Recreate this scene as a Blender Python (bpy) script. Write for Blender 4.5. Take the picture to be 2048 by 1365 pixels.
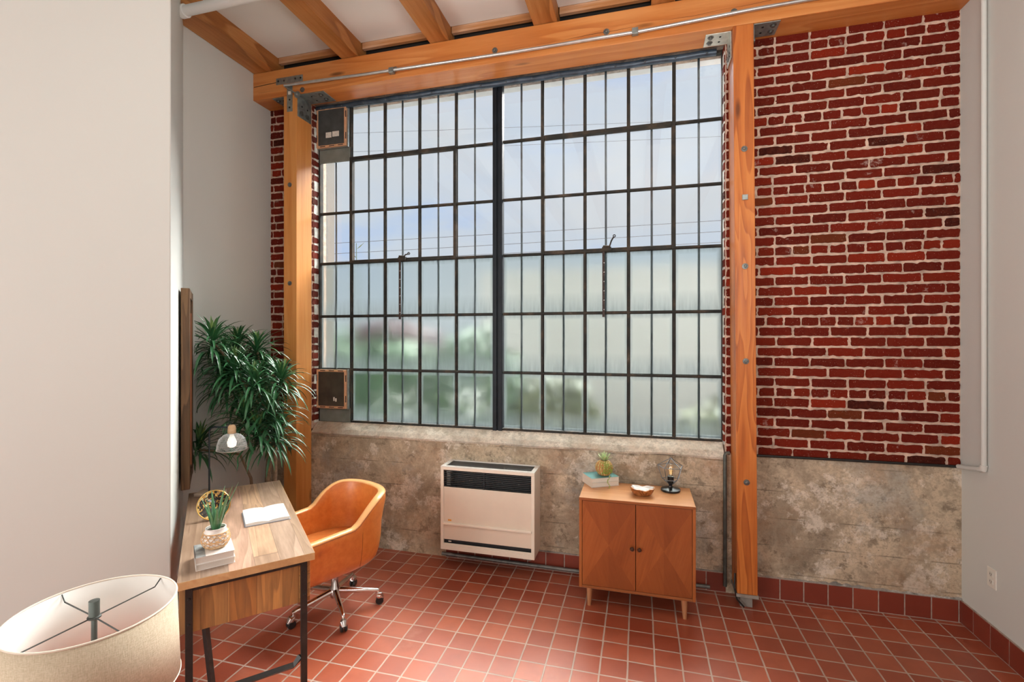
import bpy, bmesh, math, random
from mathutils import Vector, Matrix, noise as mnoise
random.seed(7)
R = math.radians
for o in list(bpy.data.objects): bpy.data.objects.remove(o)
SC = bpy.context.scene
COL = SC.collection

# ------------------------------------------------------------------ camera
cam_d = bpy.data.cameras.new('camera'); cam = bpy.data.objects.new('camera', cam_d); COL.objects.link(cam)
cam.location = (0, 0, 1.88); cam.rotation_euler = (R(90), 0, 0.2615)
cam_d.sensor_width = 36; cam_d.lens = 36*952/2048; cam_d.shift_y = -7/2048
cam_d.clip_start = 0.05; cam_d.clip_end = 200
SC.camera = cam

# ------------------------------------------------------------------ world / exposure
SC.view_settings.view_transform = 'Standard'; SC.view_settings.look = 'None'
SC.view_settings.gamma = 1; SC.view_settings.use_curve_mapping = False
SC.view_settings.exposure = 0.10
SC.cycles.use_denoising = True
SC.cycles.max_bounces = 10; SC.cycles.transparent_max_bounces = 24
SC.cycles.sample_clamp_indirect = 8
W = bpy.data.worlds.new('overcast_sky'); SC.world = W; W.use_nodes = True
wn = W.node_tree; wn.nodes.clear()
def wnode(t, **k):
    n = wn.nodes.new(t)
    for a, b in k.items(): setattr(n, a, b)
    return n
wo = wnode('ShaderNodeOutputWorld'); wb = wnode('ShaderNodeBackground'); wt = wnode('ShaderNodeTexCoord')
wm = wnode('ShaderNodeMapping'); wm.inputs['Scale'].default_value = (1.1, 1.1, 3.0)
wz = wnode('ShaderNodeTexNoise'); wz.inputs['Scale'].default_value = 2.2; wz.inputs['Detail'].default_value = 5; wz.inputs['Roughness'].default_value = .5
wr = wnode('ShaderNodeValToRGB')
wr.color_ramp.elements[0].position = .34; wr.color_ramp.elements[0].color = (.47, .60, .84, 1)
wr.color_ramp.elements[1].position = .62; wr.color_ramp.elements[1].color = (.66, .685, .715, 1)
e = wr.color_ramp.elements.new(.46); e.color = (.60, .665, .755, 1)
wn.links.new(wt.outputs['Generated'], wm.inputs['Vector']); wn.links.new(wm.outputs[0], wz.inputs['Vector'])
wn.links.new(wz.outputs[0], wr.inputs[0]); wn.links.new(wr.outputs[0], wb.inputs['Color'])
wb.inputs['Strength'].default_value = 1.0
wn.links.new(wb.outputs[0], wo.inputs[0])

def light(name, kind, loc, target, energy, size=None, sizey=None, color=(1, 1, 1), angle=None):
    d = bpy.data.lights.new(name, kind); o = bpy.data.objects.new(name, d); COL.objects.link(o)
    o.location = loc; d.energy = energy; d.color = color
    o.rotation_euler = (Vector(target)-Vector(loc)).to_track_quat('-Z', 'Y').to_euler()
    if kind == 'AREA': d.shape = 'RECTANGLE'; d.size = size; d.size_y = sizey
    if angle: d.angle = angle
    return o
light('bright_overcast_sun', 'SUN', (.8, 8, 9.9), (-.5, 0.2, .7), 30.0, color=(1, .98, .94), angle=R(50))
light('rear_fill', 'AREA', (1.1, -3.4, 1.5), (-1.6, 4, 1.4), 22, 3.4, 2.2, (1, .99, .95))  # added area fill behind the camera, no window is built there
light('side_fill', 'AREA', (-3.6, -2.2, 1.8), (2.2, 2.6, 1.8), 140, 2.4, 1.7, (1, .99, .95))  # added fill aimed across the room to lift the right wall
light('ceiling_wash_fill', 'AREA', (.55, .1, 2.6), (.2, 1.6, 4.4), 58, 1.2, 1.2, (.97, 1, .96))  # added upward fill that brightens the ceiling boards
light('overhead_fill', 'AREA', (-.5, 1.2, 4.25), (-.5, 1.6, 0), 10, 3.2, 2.0, (1, .99, .94))  # added soft fill from above, no fixture hangs here

# ------------------------------------------------------------------ node helpers
def mat(name):
    m = bpy.data.materials.new(name); m.use_nodes = True
    nt = m.node_tree; nt.nodes.clear()
    return m, nt
class N:
    def __init__(s, nt): s.nt = nt
    def n(s, t, ins=None, **k):
        nd = s.nt.nodes.new(t)
        for a, b in k.items(): setattr(nd, a, b)
        for a, b in (ins or {}).items():
            if isinstance(b, bpy.types.NodeSocket): s.nt.links.new(b, nd.inputs[a])
            else: nd.inputs[a].default_value = b
        return nd
    def math(s, op, a, b=None, c=None):
        nd = s.nt.nodes.new('ShaderNodeMath'); nd.operation = op
        for i, v in enumerate((a, b, c)):
            if v is None: continue
            if isinstance(v, bpy.types.NodeSocket): s.nt.links.new(v, nd.inputs[i])
            else: nd.inputs[i].default_value = v
        return nd.outputs[0]
    def mix(s, f, a, b, bt='MIX'):
        nd = s.nt.nodes.new('ShaderNodeMix'); nd.data_type = 'RGBA'; nd.blend_type = bt
        for key, v in ((0, f), (6, a), (7, b)):
            if isinstance(v, bpy.types.NodeSocket): s.nt.links.new(v, nd.inputs[key])
            else: nd.inputs[key].default_value = (v if key == 0 or len(v) == 4 else (*v, 1))
        return nd.outputs[2]
    def ramp(s, f, stops, interp='LINEAR'):
        nd = s.nt.nodes.new('ShaderNodeValToRGB'); cr = nd.color_ramp; cr.interpolation = interp
        while len(cr.elements) < len(stops): cr.elements.new(.5)
        for el, (p, c) in zip(cr.elements, stops):
            el.position = p; el.color = (c, c, c, 1) if isinstance(c, (int, float)) else (*c, 1)
        s.nt.links.new(f, nd.inputs[0]); return nd.outputs[0]
    def coord(s, scale=(1, 1, 1), rot=(0, 0, 0), loc=(0, 0, 0), src='Object'):
        t = s.nt.nodes.new('ShaderNodeTexCoord')
        m = s.n('ShaderNodeMapping', {'Vector': t.outputs[src], 'Scale': scale, 'Rotation': rot, 'Location': loc})
        return m.outputs[0]
    def noise(s, vec, scale, detail=4, rough=.5, dist=0):
        return s.n('ShaderNodeTexNoise', {'Vector': vec, 'Scale': scale, 'Detail': detail, 'Roughness': rough, 'Distortion': dist}).outputs[0]
    def out(s, col, rough=.5, metal=0, bump=None, bstr=.3, bdist=.01, spec=.5, **extra):
        b = s.n('ShaderNodeBsdfPrincipled')
        for key, v in (('Base Color', col), ('Roughness', rough), ('Metallic', metal), ('Specular IOR Level', spec)):
            if isinstance(v, bpy.types.NodeSocket): s.nt.links.new(v, b.inputs[key])
            else: b.inputs[key].default_value = (*v, 1) if isinstance(v, tuple) and len(v) == 3 else v
        for k2, v in extra.items(): b.inputs[k2.replace('_', ' ')].default_value = v
        if bump is not None:
            bp = s.n('ShaderNodeBump', {'Height': bump, 'Strength': bstr, 'Distance': bdist})
            s.nt.links.new(bp.outputs[0], b.inputs['Normal'])
        o = s.n('ShaderNodeOutputMaterial', {'Surface': b.outputs[0]})
        return b

def simple(name, col, rough=.5, metal=0, var=.0, vs=8, bump=0, bscale=40, spec=.5, **extra):
    m, nt = mat(name); s = N(nt); c = col; v = s.coord()
    if var:
        n = s.noise(v, vs, 4)
        f = s.ramp(n, [(.3, 0.0), (.7, 1.0)])
        c = s.mix(f, tuple(x*(1-var) for x in col), tuple(min(1, x*(1+var)) for x in col))
    b = s.noise(v, bscale, 3) if bump else None
    s.out(c, rough, metal, b, bump or .3, .004, spec, **extra)
    return m

def wood(name, cols, axis='z', ring=9, fine=60, rough=.5, knots=True, contrast=1.0, crack=0, seed=0.0, spec=.4):
    """streaky timber grain running along one axis"""
    m, nt = mat(name); s = N(nt)
    sc = {'x': (.09, 1, 1), 'y': (1, .09, 1), 'z': (1, 1, .09)}[axis]
    v = s.coord(scale=sc, loc=(seed, seed*1.7, seed*.6))
    big = s.noise(v, ring*.45, 2, .5, .6)
    w = s.math('FRACT', s.math('MULTIPLY', big, ring*1.1))
    w = s.ramp(w, [(0, 0.0), (.75, .75), (.93, 1.0), (1, 0.1)])
    f1 = s.noise(s.coord(scale=tuple(x*.5 if x < 1 else x for x in sc), loc=(seed, 0, 0)), fine, 3, .6)
    mid = s.ramp(s.noise(s.coord(scale=tuple(x*.7 if x < 1 else x for x in sc), loc=(1, seed, 0)), fine*.28, 4, .65), [(.32, 0.0), (.68, 1.0)])
    f = s.math('ADD', s.math('ADD', s.math('MULTIPLY', w, .26*contrast), s.math('MULTIPLY', f1, .30)), s.math('MULTIPLY', mid, .30))
    f1 = s.ramp(f1, [(.30, 0.0), (.70, 1.0)])
    blot = s.noise(s.coord(scale=tuple(.35 if x < 1 else x for x in sc), loc=(0, seed, 2)), 2.2, 3)
    f = s.math('ADD', f, s.math('MULTIPLY', s.math('SUBTRACT', blot, .5), .5))
    c = s.ramp(f, [(.22, cols[0]), (.52, cols[1]), (.88, cols[2])])
    if knots:
        kv = s.coord(scale={'x': (1.2, 5, 5), 'y': (5, 1.2, 5), 'z': (5, 5, 1.2)}[axis], loc=(seed*3, 1, seed))
        vo = s.n('ShaderNodeTexVoronoi', {'Vector': kv, 'Scale': 1.0})
        k = s.ramp(vo.outputs['Distance'], [(.04, 1.0), (.11, 0.0)])
        c = s.mix(s.math('MULTIPLY', k, .75), c, tuple(x*.25 for x in cols[2]))
    h = s.math('ADD', f1, w)
    s.out(c, rough, 0, h, .12, .004, spec)
    return m

# ------------------------------------------------------------------ mesh helpers
def bx(bm, x0, x1, y0, y1, z0, z1, M=None):
    vs = [bm.verts.new(p) for p in [(x0, y0, z0), (x1, y0, z0), (x1, y1, z0), (x0, y1, z0), (x0, y0, z1), (x1, y0, z1), (x1, y1, z1), (x0, y1, z1)]]
    if M is not None:
        for v in vs: v.co = M @ v.co
    fs = [bm.faces.new([vs[i] for i in f]) for f in ((3, 2, 1, 0), (4, 5, 6, 7), (0, 1, 5, 4), (1, 2, 6, 5), (2, 3, 7, 6), (3, 0, 4, 7))]
    return vs, fs
def prism(bm, pts, z0, z1):
    n = len(pts); a = [bm.verts.new((p[0], p[1], z0)) for p in pts]; b = [bm.verts.new((p[0], p[1], z1)) for p in pts]
    bm.faces.new(a[::-1]); bm.faces.new(b)
    for i in range(n): bm.faces.new([a[i], a[(i+1) % n], b[(i+1) % n], b[i]])
def tube(bm, pts, r, seg=10, caps=True):
    pts = [Vector(p) for p in pts]; rings = []
    rr = r if isinstance(r, (list, tuple)) else [r]*len(pts)
    up = None
    for i, p in enumerate(pts):
        d = (pts[min(i+1, len(pts)-1)]-pts[max(i-1, 0)]).normalized()
        if up is None:
            a = Vector((0, 0, 1)) if abs(d.z) < .9 else Vector((1, 0, 0))
            x = d.cross(a).normalized()
        else: x = (up - d*up.dot(d)).normalized()
        y = d.cross(x).normalized(); up = x
        rings.append([bm.verts.new(p+(x*math.cos(2*math.pi*k/seg)+y*math.sin(2*math.pi*k/seg))*rr[i]) for k in range(seg)])
    for a, b in zip(rings, rings[1:]):
        for k in range(seg): bm.faces.new([a[k], a[(k+1) % seg], b[(k+1) % seg], b[k]])
    if caps: bm.faces.new(rings[0][::-1]); bm.faces.new(rings[-1])
def lathe(bm, prof, c=(0, 0, 0), seg=32, M=None, close=True):
    c = Vector(c); rings = []
    for r, z in prof:
        if r < 1e-5:
            v = bm.verts.new(Vector((0, 0, z))); rings.append([v])
        else: rings.append([bm.verts.new(Vector((r*math.cos(2*math.pi*k/seg), r*math.sin(2*math.pi*k/seg), z))) for k in range(seg)])
    for a, b in zip(rings, rings[1:]):
        for k in range(seg):
            k2 = (k+1) % seg
            if len(a) == 1 and len(b) == 1: continue
            if len(a) == 1: bm.faces.new([a[0], b[k2], b[k]])
            elif len(b) == 1: bm.faces.new([a[k], a[k2], b[0]])
            else: bm.faces.new([a[k], a[k2], b[k2], b[k]])
    if close:
        if len(rings[0]) > 1: bm.faces.new(rings[0][::-1])
        if len(rings[-1]) > 1: bm.faces.new(rings[-1])
    for rg in rings:
        for v in rg: v.co = (M @ v.co if M is not None else v.co)+c
def NB(): return bmesh.new()
def obj(name, bm, m, parent=None, smooth=False, bevel=0, seg=2, recalc=True, ang=.7):
    if recalc: bmesh.ops.recalc_face_normals(bm, faces=bm.faces)
    if smooth:
        for f in bm.faces: f.smooth = True
        for ed in bm.edges:
            if len(ed.link_faces) == 2 and ed.calc_face_angle(0) > ang: ed.smooth = False
    me = bpy.data.meshes.new(name); bm.to_mesh(me); bm.free()
    for mm in (m if isinstance(m, (list, tuple)) else [m]): me.materials.append(mm)
    o = bpy.data.objects.new(name, me); COL.objects.link(o)
    if parent is not None: o.parent = parent
    if bevel:
        b = o.modifiers.new('bevel', 'BEVEL'); b.width = bevel; b.segments = seg; b.limit_method = 'ANGLE'; b.angle_limit = R(40)
    return o
def root_at(name, loc, rotz=0):
    o = bpy.data.objects.new(name, None); COL.objects.link(o); o.location = loc; o.rotation_euler = (0, 0, rotz)
    o.empty_display_size = .05
    return o
def tag(o, label, cat, group=None):
    o['label'] = label; o['category'] = cat
    if group: o['group'] = group
    return o
def struct(name, bm, m, parent=None, **k):
    o = obj(name, bm, m, parent, **k)
    if parent is None: o['kind'] = 'structure'
    return o
def copy_tree(o, parent=None):
    c = o.copy(); COL.objects.link(c); c.parent = parent
    for ch in list(o.children): copy_tree(ch, c)
    return c
def box_obj(name, x0, x1, y0, y1, z0, z1, m, parent=None, bevel=.002, **k):
    bm = NB(); bx(bm, x0, x1, y0, y1, z0, z1); return obj(name, bm, m, parent, bevel=bevel, **k)
def local(parent_loc, rotz):  # world -> local matrix of a root
    return (Matrix.Translation(parent_loc) @ Matrix.Rotation(rotz, 4, 'Z')).inverted()

# ------------------------------------------------------------------ materials
def m_paint(name, col, rough=.6):
    m, nt = mat(name); s = N(nt); v = s.coord()
    n = s.noise(v, 1.2, 3); c = s.mix(n, tuple(x*.97 for x in col), tuple(min(1, x*1.02) for x in col))
    s.out(c, rough, 0, s.noise(v, 55, 3), .08, .003, .35); return m
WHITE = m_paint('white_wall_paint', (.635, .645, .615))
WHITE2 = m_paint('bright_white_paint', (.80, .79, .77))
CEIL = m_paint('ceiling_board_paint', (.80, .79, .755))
FIR = ((.68, .30, .085), (.57, .21, .046), (.40, .125, .025))
FIR_Z = wood('fir_post_grain', FIR, 'z', 4, 55, .42, contrast=.7)
FIR_Z2 = wood('fir_post_grain_dark', ((.62, .21, .045), (.50, .14, .026), (.27, .06, .012)), 'z', 11, 60, .4, contrast=1.5, seed=3.3)
FIR_X = wood('fir_beam_grain', ((.66, .27, .08), (.56, .19, .045), (.42, .12, .026)), 'x', 7, 50, .42, seed=1.1, contrast=1.25)
JOIST = wood('aged_joist_grain', ((.50, .22, .07), (.37, .135, .032), (.17, .055, .014)), 'y', 8, 50, .5, seed=5.1, contrast=1.4)
LEDGER = wood('ledger_grain', ((.66, .44, .30), (.46, .20, .07), (.28, .10, .03)), 'x', 7, 60, .6, seed=2.2, contrast=1.4)
BLACKSTEEL = simple('black_steel', (.02, .019, .018), .42, .3, .2, 30)
GALV = simple('galvanised_steel', (.30, .33, .32), .42, .75, .25, 25, .1, 80)
SILVER = simple('zinc_conduit', (.62, .63, .63), .3, .85, .1, 20)
CHROME = simple('polished_chrome', (.80, .78, .77), .07, 1)
RUSTSTEEL = None
def m_sash():
    m, nt = mat('weathered_window_steel'); s = N(nt); v = s.coord()
    n = s.noise(v, 9, 6, .65); n2 = s.noise(v, 45, 4, .6)
    c = s.ramp(n, [(.3, (.022, .024, .024)), (.5, (.038, .037, .033)), (.62, (.075, .055, .040)), (.78, (.15, .135, .115))])
    c = s.mix(s.math('MULTIPLY', n2, .3), c, (.02, .018, .015))
    s.out(c, .75, 0, n2, .5, .003, .2); return m
SASH = m_sash()
MULL = simple('dark_blue_black_steel', (.007, .011, .017), .5, 0, .3, 12, spec=.25)
HEADPIPE = simple('slate_blue_pipe_paint', (.045, .068, .098), .35, .2, .4, 14, .3, 25)
BAR = simple('painted_bar_steel', (.06, .075, .085), .5, .2, .3, 15)
CREAM = simple('cream_enamel', (.80, .72, .61), .35, 0, .04, 4)
CREAMP = simple('cream_panel_enamel', (.74, .645, .53), .4, 0, .04, 4)
DARKMET = simple('dark_grille_metal', (.02, .024, .028), .45, .4, .2, 30)
WHITEPLASTIC = simple('white_plastic', (.76, .73, .66), .4)

def m_concrete(name, base, dark, pale, lines=True, seed=0):
    m, nt = mat(name); s = N(nt); v = s.coord(loc=(seed, 0, seed))
    big = s.noise(v, 1.5, 8, .70, .5); mid = s.noise(v, 9, 6, .75); fine = s.noise(v, 70, 3, .6)
    c = s.ramp(big, [(.34, dark), (.44, tuple(x*.8 for x in base)), (.50, base), (.58, tuple(x*1.12 for x in base)), (.66, pale)])
    c = s.mix(s.ramp(mid, [(.38, .8), (.47, 0.0)]), c, tuple(x*.65 for x in dark))
    c = s.mix(s.ramp(s.noise(s.coord(loc=(3+seed, 1, 5)), 3.4, 8, .75), [(.54, 0.0), (.58, .75)]), c, pale)
    c = s.mix(s.ramp(s.noise(s.coord(loc=(7+seed, 4, 1)), 1.9, 6, .7), [(.55, 0.0), (.64, .55)]), c, (.33, .33, .30))
    c = s.mix(s.ramp(fine, [(.35, .35), (.5, 0.0)]), c, tuple(x*.7 for x in dark))
    pits = s.n('ShaderNodeTexVoronoi', {'Vector': v, 'Scale': 34.0, 'Randomness': 1.0}).outputs['Distance']
    pm = s.ramp(pits, [(.05, 1.0), (.13, 0.0)])
    pm = s.math('MULTIPLY', pm, s.ramp(s.noise(v, 3.1, 2), [(.48, 0.0), (.56, .9)]))
    c = s.mix(pm, c, (.05, .045, .038))
    # rust tint
    c = s.mix(s.ramp(s.noise(s.coord(loc=(9, seed, 2)), 2.2, 5, .65), [(.48, 0.0), (.66, .5)]), c, (.40, .24, .14))
    c = s.mix(s.ramp(s.noise(s.coord(loc=(4, seed, 8)), 26, 4, .7), [(.40, .5), (.52, 0.0)]), c, tuple(x*.6 for x in base))
    h = s.math('ADD', s.math('MULTIPLY', mid, .5), s.math('MULTIPLY', fine, .3))
    if lines:
        sep = s.n('ShaderNodeSeparateXYZ', {'Vector': s.coord()})
        z = s.math('ADD', sep.outputs[2], s.math('MULTIPLY', s.noise(s.coord(scale=(1, 1, .2)), 3, 4), .02))
        fr = s.math('FRACT', s.math('MULTIPLY', z, 5.1))
        ln = s.ramp(fr, [(0, 1.0), (.035, 0.0), (.97, 0.0), (1, 1.0)])
        ln = s.math('MULTIPLY', ln, s.ramp(s.noise(v, 4, 3), [(.44, 0.0), (.60, .55)]))
        c = s.mix(ln, c, tuple(x*.4 for x in dark)); h = s.math('SUBTRACT', h, ln)
    s.out(c, .85, 0, h, .5, .012, .25); return m
CONC = m_concrete('board_marked_concrete', (.54, .435, .315), (.27, .21, .15), (.74, .66, .56))
SILL = m_concrete('pale_sill_concrete', (.68, .60, .50), (.50, .43, .34), (.78, .71, .61), lines=False, seed=4)
MORTAR = simple('pink_grey_mortar', (.56, .40, .315), .9, 0, .30, 22, .9, 80, spec=.2)
def m_brick():
    m, nt = mat('red_brick_faces'); s = N(nt)
    a = s.n('ShaderNodeVertexColor', layer_name='Col'); v = s.coord()
    n = s.noise(v, 30, 5, .7); n2 = s.noise(v, 130, 3, .7)
    c = s.mix(s.ramp(n, [(.3, .35), (.6, 0.0)]), a.outputs[0], (.18, .032, .016))
    c = s.mix(s.ramp(n2, [(.66, 0.0), (.72, .85)]), c, (.70, .55, .45))
    # lime bloom near the top-left of the wall and scattered white paint
    c = s.mix(s.ramp(s.noise(s.coord(loc=(2, 0, 1)), 5.5, 6, .75), [(.63, 0.0), (.72, .6)]), c, (.62, .48, .42))
    s.out(c, .85, 0, s.math('ADD', n, n2), .45, .006, .12); return m
BRICK = m_brick()

TX, TY, TP = -2.034, 3.598, .1514
def m_tile(name, vertical=None):
    m, nt = mat(name); s = N(nt); v = s.coord()
    sep = s.n('ShaderNodeSeparateXYZ', {'Vector': v})
    wob = s.math('MULTIPLY', s.math('SUBTRACT', s.noise(v, 7, 2), .5), .006)
    if vertical is None:
        gx = s.math('DIVIDE', s.math('ADD', s.math('SUBTRACT', sep.outputs[0], TX-TP*60), wob), TP)
        gy = s.math('DIVIDE', s.math('ADD', s.math('SUBTRACT', sep.outputs[1], TY-TP*80), wob), TP)
        fx = s.math('ABSOLUTE', s.math('SUBTRACT', s.math('FRACT', gx), .5)); fy = s.math('ABSOLUTE', s.math('SUBTRACT', s.math('FRACT', gy), .5))
        edge = s.math('MAXIMUM', fx, fy)
        g = s.ramp(edge, [(.462, 0.0), (.476, 1.0)])
        cell = s.n('ShaderNodeCombineXYZ', {'X': s.math('FLOOR', gx), 'Y': s.math('FLOOR', gy)}).outputs[0]
        rnd = s.n('ShaderNodeTexWhiteNoise', {'Vector': cell}, noise_dimensions='3D')
        rc = rnd.outputs['Value']
    else:
        a = s.n('ShaderNodeVertexColor', layer_name='Col'); rc = a.outputs[0]; g = None
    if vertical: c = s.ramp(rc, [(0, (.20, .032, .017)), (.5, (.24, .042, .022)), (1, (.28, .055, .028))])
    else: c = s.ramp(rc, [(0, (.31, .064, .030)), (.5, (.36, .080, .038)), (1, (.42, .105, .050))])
    n = s.noise(v, 7, 3, .55)
    c = s.mix(s.ramp(n, [(.32, .3), (.55, 0.0)]), c, (.22, .044, .022))
    c = s.mix(s.ramp(s.noise(v, 3.1, 6, .7), [(.60, 0.0), (.72, .25)]), c, (.52, .24, .17))
    rough = s.ramp(s.noise(v, 3, 2, .5), [(.1, .24), (.9, .43)])
    h = s.math('MULTIPLY', n, .25)
    if g is not None:
        gc = s.mix(s.noise(v, 6, 4), (.34, .24, .19), (.60, .47, .39))
        c = s.mix(g, c, gc); h = s.math('SUBTRACT', h, s.math('MULTIPLY', g, .6))
        rough = s.mix(g, rough, (.8, .8, .8))
    s.out(c, rough, 0, h, .5, .004, .5, Coat_Weight=.35, Coat_Roughness=.42); return m
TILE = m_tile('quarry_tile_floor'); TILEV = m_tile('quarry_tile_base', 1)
GROUT = simple('grey_grout', (.40, .31, .26), .85, 0, .2, 30)
def m_glass():
    m, nt = mat('clear_pane_glass'); s = N(nt)
    t = s.n('ShaderNodeBsdfTransparent', {'Color': (.97, .985, .99, 1)}); g = s.n('ShaderNodeBsdfGlossy', {'Roughness': .02, 'Color': (1, 1, 1, 1)})
    lw = s.n('ShaderNodeLayerWeight', {'Blend': .5}); fc = s.math('ADD', s.math('MULTIPLY', s.math('POWER', lw.outputs['Facing'], 4.0), .35), .03)
    mx = s.n('ShaderNodeMixShader', {0: fc, 1: t.outputs[0], 2: g.outputs[0]})
    s.n('ShaderNodeOutputMaterial', {'Surface': mx.outputs[0]}); return m
GLASS = m_glass()
def m_frost():
    m, nt = mat('frosted_pane_glass'); s = N(nt)
    b = s.n('ShaderNodeBsdfGlass', {'Color': (.84, .88, .87, 1), 'Roughness': .30, 'IOR': 1.2}, distribution='BECKMANN')
    uv = s.n('ShaderNodeUVMap'); sep = s.n('ShaderNodeSeparateXYZ', {'Vector': uv.outputs[0]})
    ex = s.math('ABSOLUTE', s.math('SUBTRACT', sep.outputs[0], .5)); ey = s.math('ABSOLUTE', s.math('SUBTRACT', sep.outputs[1], .5))
    ed = s.math('MAXIMUM', ex, s.math('ADD', ey, 0.0))
    ed = s.ramp(ed, [(.40, 0.0), (.5, .75)])
    low = s.ramp(sep.outputs[1], [(0, .6), (.35, 0.0)])
    st = s.noise(s.coord(scale=(1, 1, .12)), 40, 4, .6)
    dirt = s.math('MAXIMUM', ed, low); dirt = s.math('ADD', s.math('MULTIPLY', dirt, s.math('ADD', st, .2)), .05)
    tr = s.n('ShaderNodeBsdfTranslucent', {'Color': (.10, .115, .12, 1)}); df = s.n('ShaderNodeBsdfTransparent', {'Color': (1, 1, 1, 1)})
    mx = s.n('ShaderNodeMixShader', {0: dirt, 1: b.outputs[0], 2: tr.outputs[0]})
    s.n('ShaderNodeOutputMaterial', {'Surface': mx.outputs[0]}); return m
FROST = m_frost()

# ================================================================== ROOM
YW = 3.80; XR = 2.05; XL = -3.41
WX0, WX1, WZ0, WZ1 = -2.955, .615, .985, 4.085   # window opening in the brick wall
CZ = 4.43
bm = NB(); bx(bm, -5.3, 2.3, -4.2, 4.05, -.1, 0); struct('floor', bm, TILE)
bm = NB(); bx(bm, -5.3, 2.3, -4.2, 3.640, CZ, CZ+.2); struct('ceiling', bm, CEIL)
bm = NB(); bx(bm, -3.6, 2.3, 3.6, 4.1, 4.66, 4.75); struct('ceiling_void', bm, simple('void_shade_boards', (.03, .025, .02), .9))  # the dark of the closed cavity is put into this near-black colour
P2 = Vector((-3.41, 2.90)); UD = Vector((.728, -.686)); WD = Vector((.686, .728))
P1 = P2+UD*1.13; P0 = P1-WD*3.5
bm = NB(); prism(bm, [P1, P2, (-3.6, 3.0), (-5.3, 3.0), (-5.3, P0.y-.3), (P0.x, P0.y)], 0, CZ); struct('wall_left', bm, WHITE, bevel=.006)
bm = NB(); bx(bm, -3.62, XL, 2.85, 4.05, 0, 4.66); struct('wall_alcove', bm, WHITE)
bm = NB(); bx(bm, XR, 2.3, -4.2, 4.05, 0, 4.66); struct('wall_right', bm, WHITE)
bm = NB(); bx(bm, -5.3, 2.3, -4.3, -4.1, 0, 4.66); struct('wall_rear', bm, WHITE2)
bm = NB(); bx(bm, -5.4, -5.2, -4.2, 3.0, 0, 4.66); struct('wall_far_left', bm, WHITE2)

# back wall: mortar core + brick faces, concrete below
bm = NB()
bx(bm, XL-.02, WX0, YW+.006, 4.02, 1.0, 4.66); bx(bm, WX1, XR+.05, YW+.006, 4.02, 1.02, 4.66)
bx(bm, WX0, WX1, YW+.03, 4.02, WZ1, 4.66)
wall = struct('wall_back', bm, MORTAR)

def brick_face(bm, lay, o, u, v, n, w, h, col, jit=.0035):
    """one brick: irregular rounded outline raised from the mortar"""
    pts = []; r = min(.006, w*.2)
    nx, nz = max(3, int(w/.022)), 3
    per = [(-w/2+r+(w-2*r)*i/nx, -h/2) for i in range(nx+1)]+[(w/2, -h/2+r+(h-2*r)*i/nz) for i in range(nz+1)]
    per += [(w/2-r-(w-2*r)*i/nx, h/2) for i in range(nx+1)]+[(-w/2, h/2-r-(h-2*r)*i/nz) for i in range(nz+1)]
    outer = []; inner = []
    dp = .006+random.uniform(-.002, .003)
    for a, b in per:
        ja, jb = random.gauss(0, jit*.5), random.gauss(0, jit*.42)
        if random.random() < .035: ja -= math.copysign(.006, a)*.6; jb -= math.copysign(.006, b)
        p = o+u*(a+ja)+v*(b+jb)
        outer.append(bm.verts.new(p-n*.002)); inner.append(bm.verts.new(p-u*math.copysign(min(abs(a)*.1, .003), a)-v*math.copysign(.003, b)+n*dp))
    f = [bm.faces.new(inner)]
    k = len(per)
    for i in range(k): f.append(bm.faces.new([outer[i], outer[(i+1) % k], inner[(i+1) % k], inner[i]]))
    for fc in f:
        for l in fc.loops: l[lay] = (*col, 1)
def brick_col(dull=0):
    t = random.random()
    if t < .03: c = (.38, .17, .08)
    elif t < .07: c = (.24, .080, .050)
    elif t < .16: c = (.48, .130, .060)
    elif t < .60: c = (.41, .108, .055)
    else: c = (.37, .092, .050)
    k = random.uniform(.9, 1.1); return tuple(x*k*(1-dull)+dull*.25 for x in c)
bm = NB(); lay = bm.loops.layers.color.new('Col')
PH = .0725; HEAD = {6, 13, 20, 26, 33, 40}
def brick_area(o, u, n, length, z0, z1, wmax=1e9, phase=0, dull=0, jit=.0035, heads=False):
    o = Vector(o); u = Vector(u); n = Vector(n); v = Vector((0, 0, 1))
    k = 0; z = z0
    while z < z1-.02:
        hh = min(PH-.0125, z1-z-.004); full = .214 if k not in HEAD else .1005
        if heads: full = .105 if k % 2 else .2
        gap = .0115; x = -(((k*.5+phase) % 1.0)*(full+gap))-random.uniform(0, .012)
        if heads: x = -.11 if k % 3 else 0
        while x < length:
            ln = full+random.uniform(-.008, .008)
            a, b = max(x, .004), min(x+ln, length-.004)
            if b-a > .018:
                d = dull
                brick_face(bm, lay, o+u*((a+b)/2)+v*(z+hh/2+random.uniform(-.0015, .0015)), u, v, n, b-a, hh-random.uniform(0, .003), brick_col(d), jit)
            x += ln+gap+random.uniform(-.003, .003)
        z += PH; k += 1
def area(o, u, n, length, z0, z1, **k): brick_area((o[0], o[1], 0), u, n, length, z0, z1, **k)
area((WX1, YW+.006), (1, 0, 0), (0, -1, 0), XR-WX1, 1.022, 4.07)
area((XL, YW+.006), (1, 0, 0), (0, -1, 0), WX0-XL, 1.022, 4.07, phase=.3)
area((WX0, YW+.006), (0, 1, 0), (1, 0, 0), .10, 1.10, 4.07, heads=True, dull=.25)
area((WX1, YW+.12), (0, -1, 0), (-1, 0, 0), .10, 1.10, 4.07, heads=True, dull=.1)
obj('brickwork', bm, BRICK, wall, recalc=False)

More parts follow.
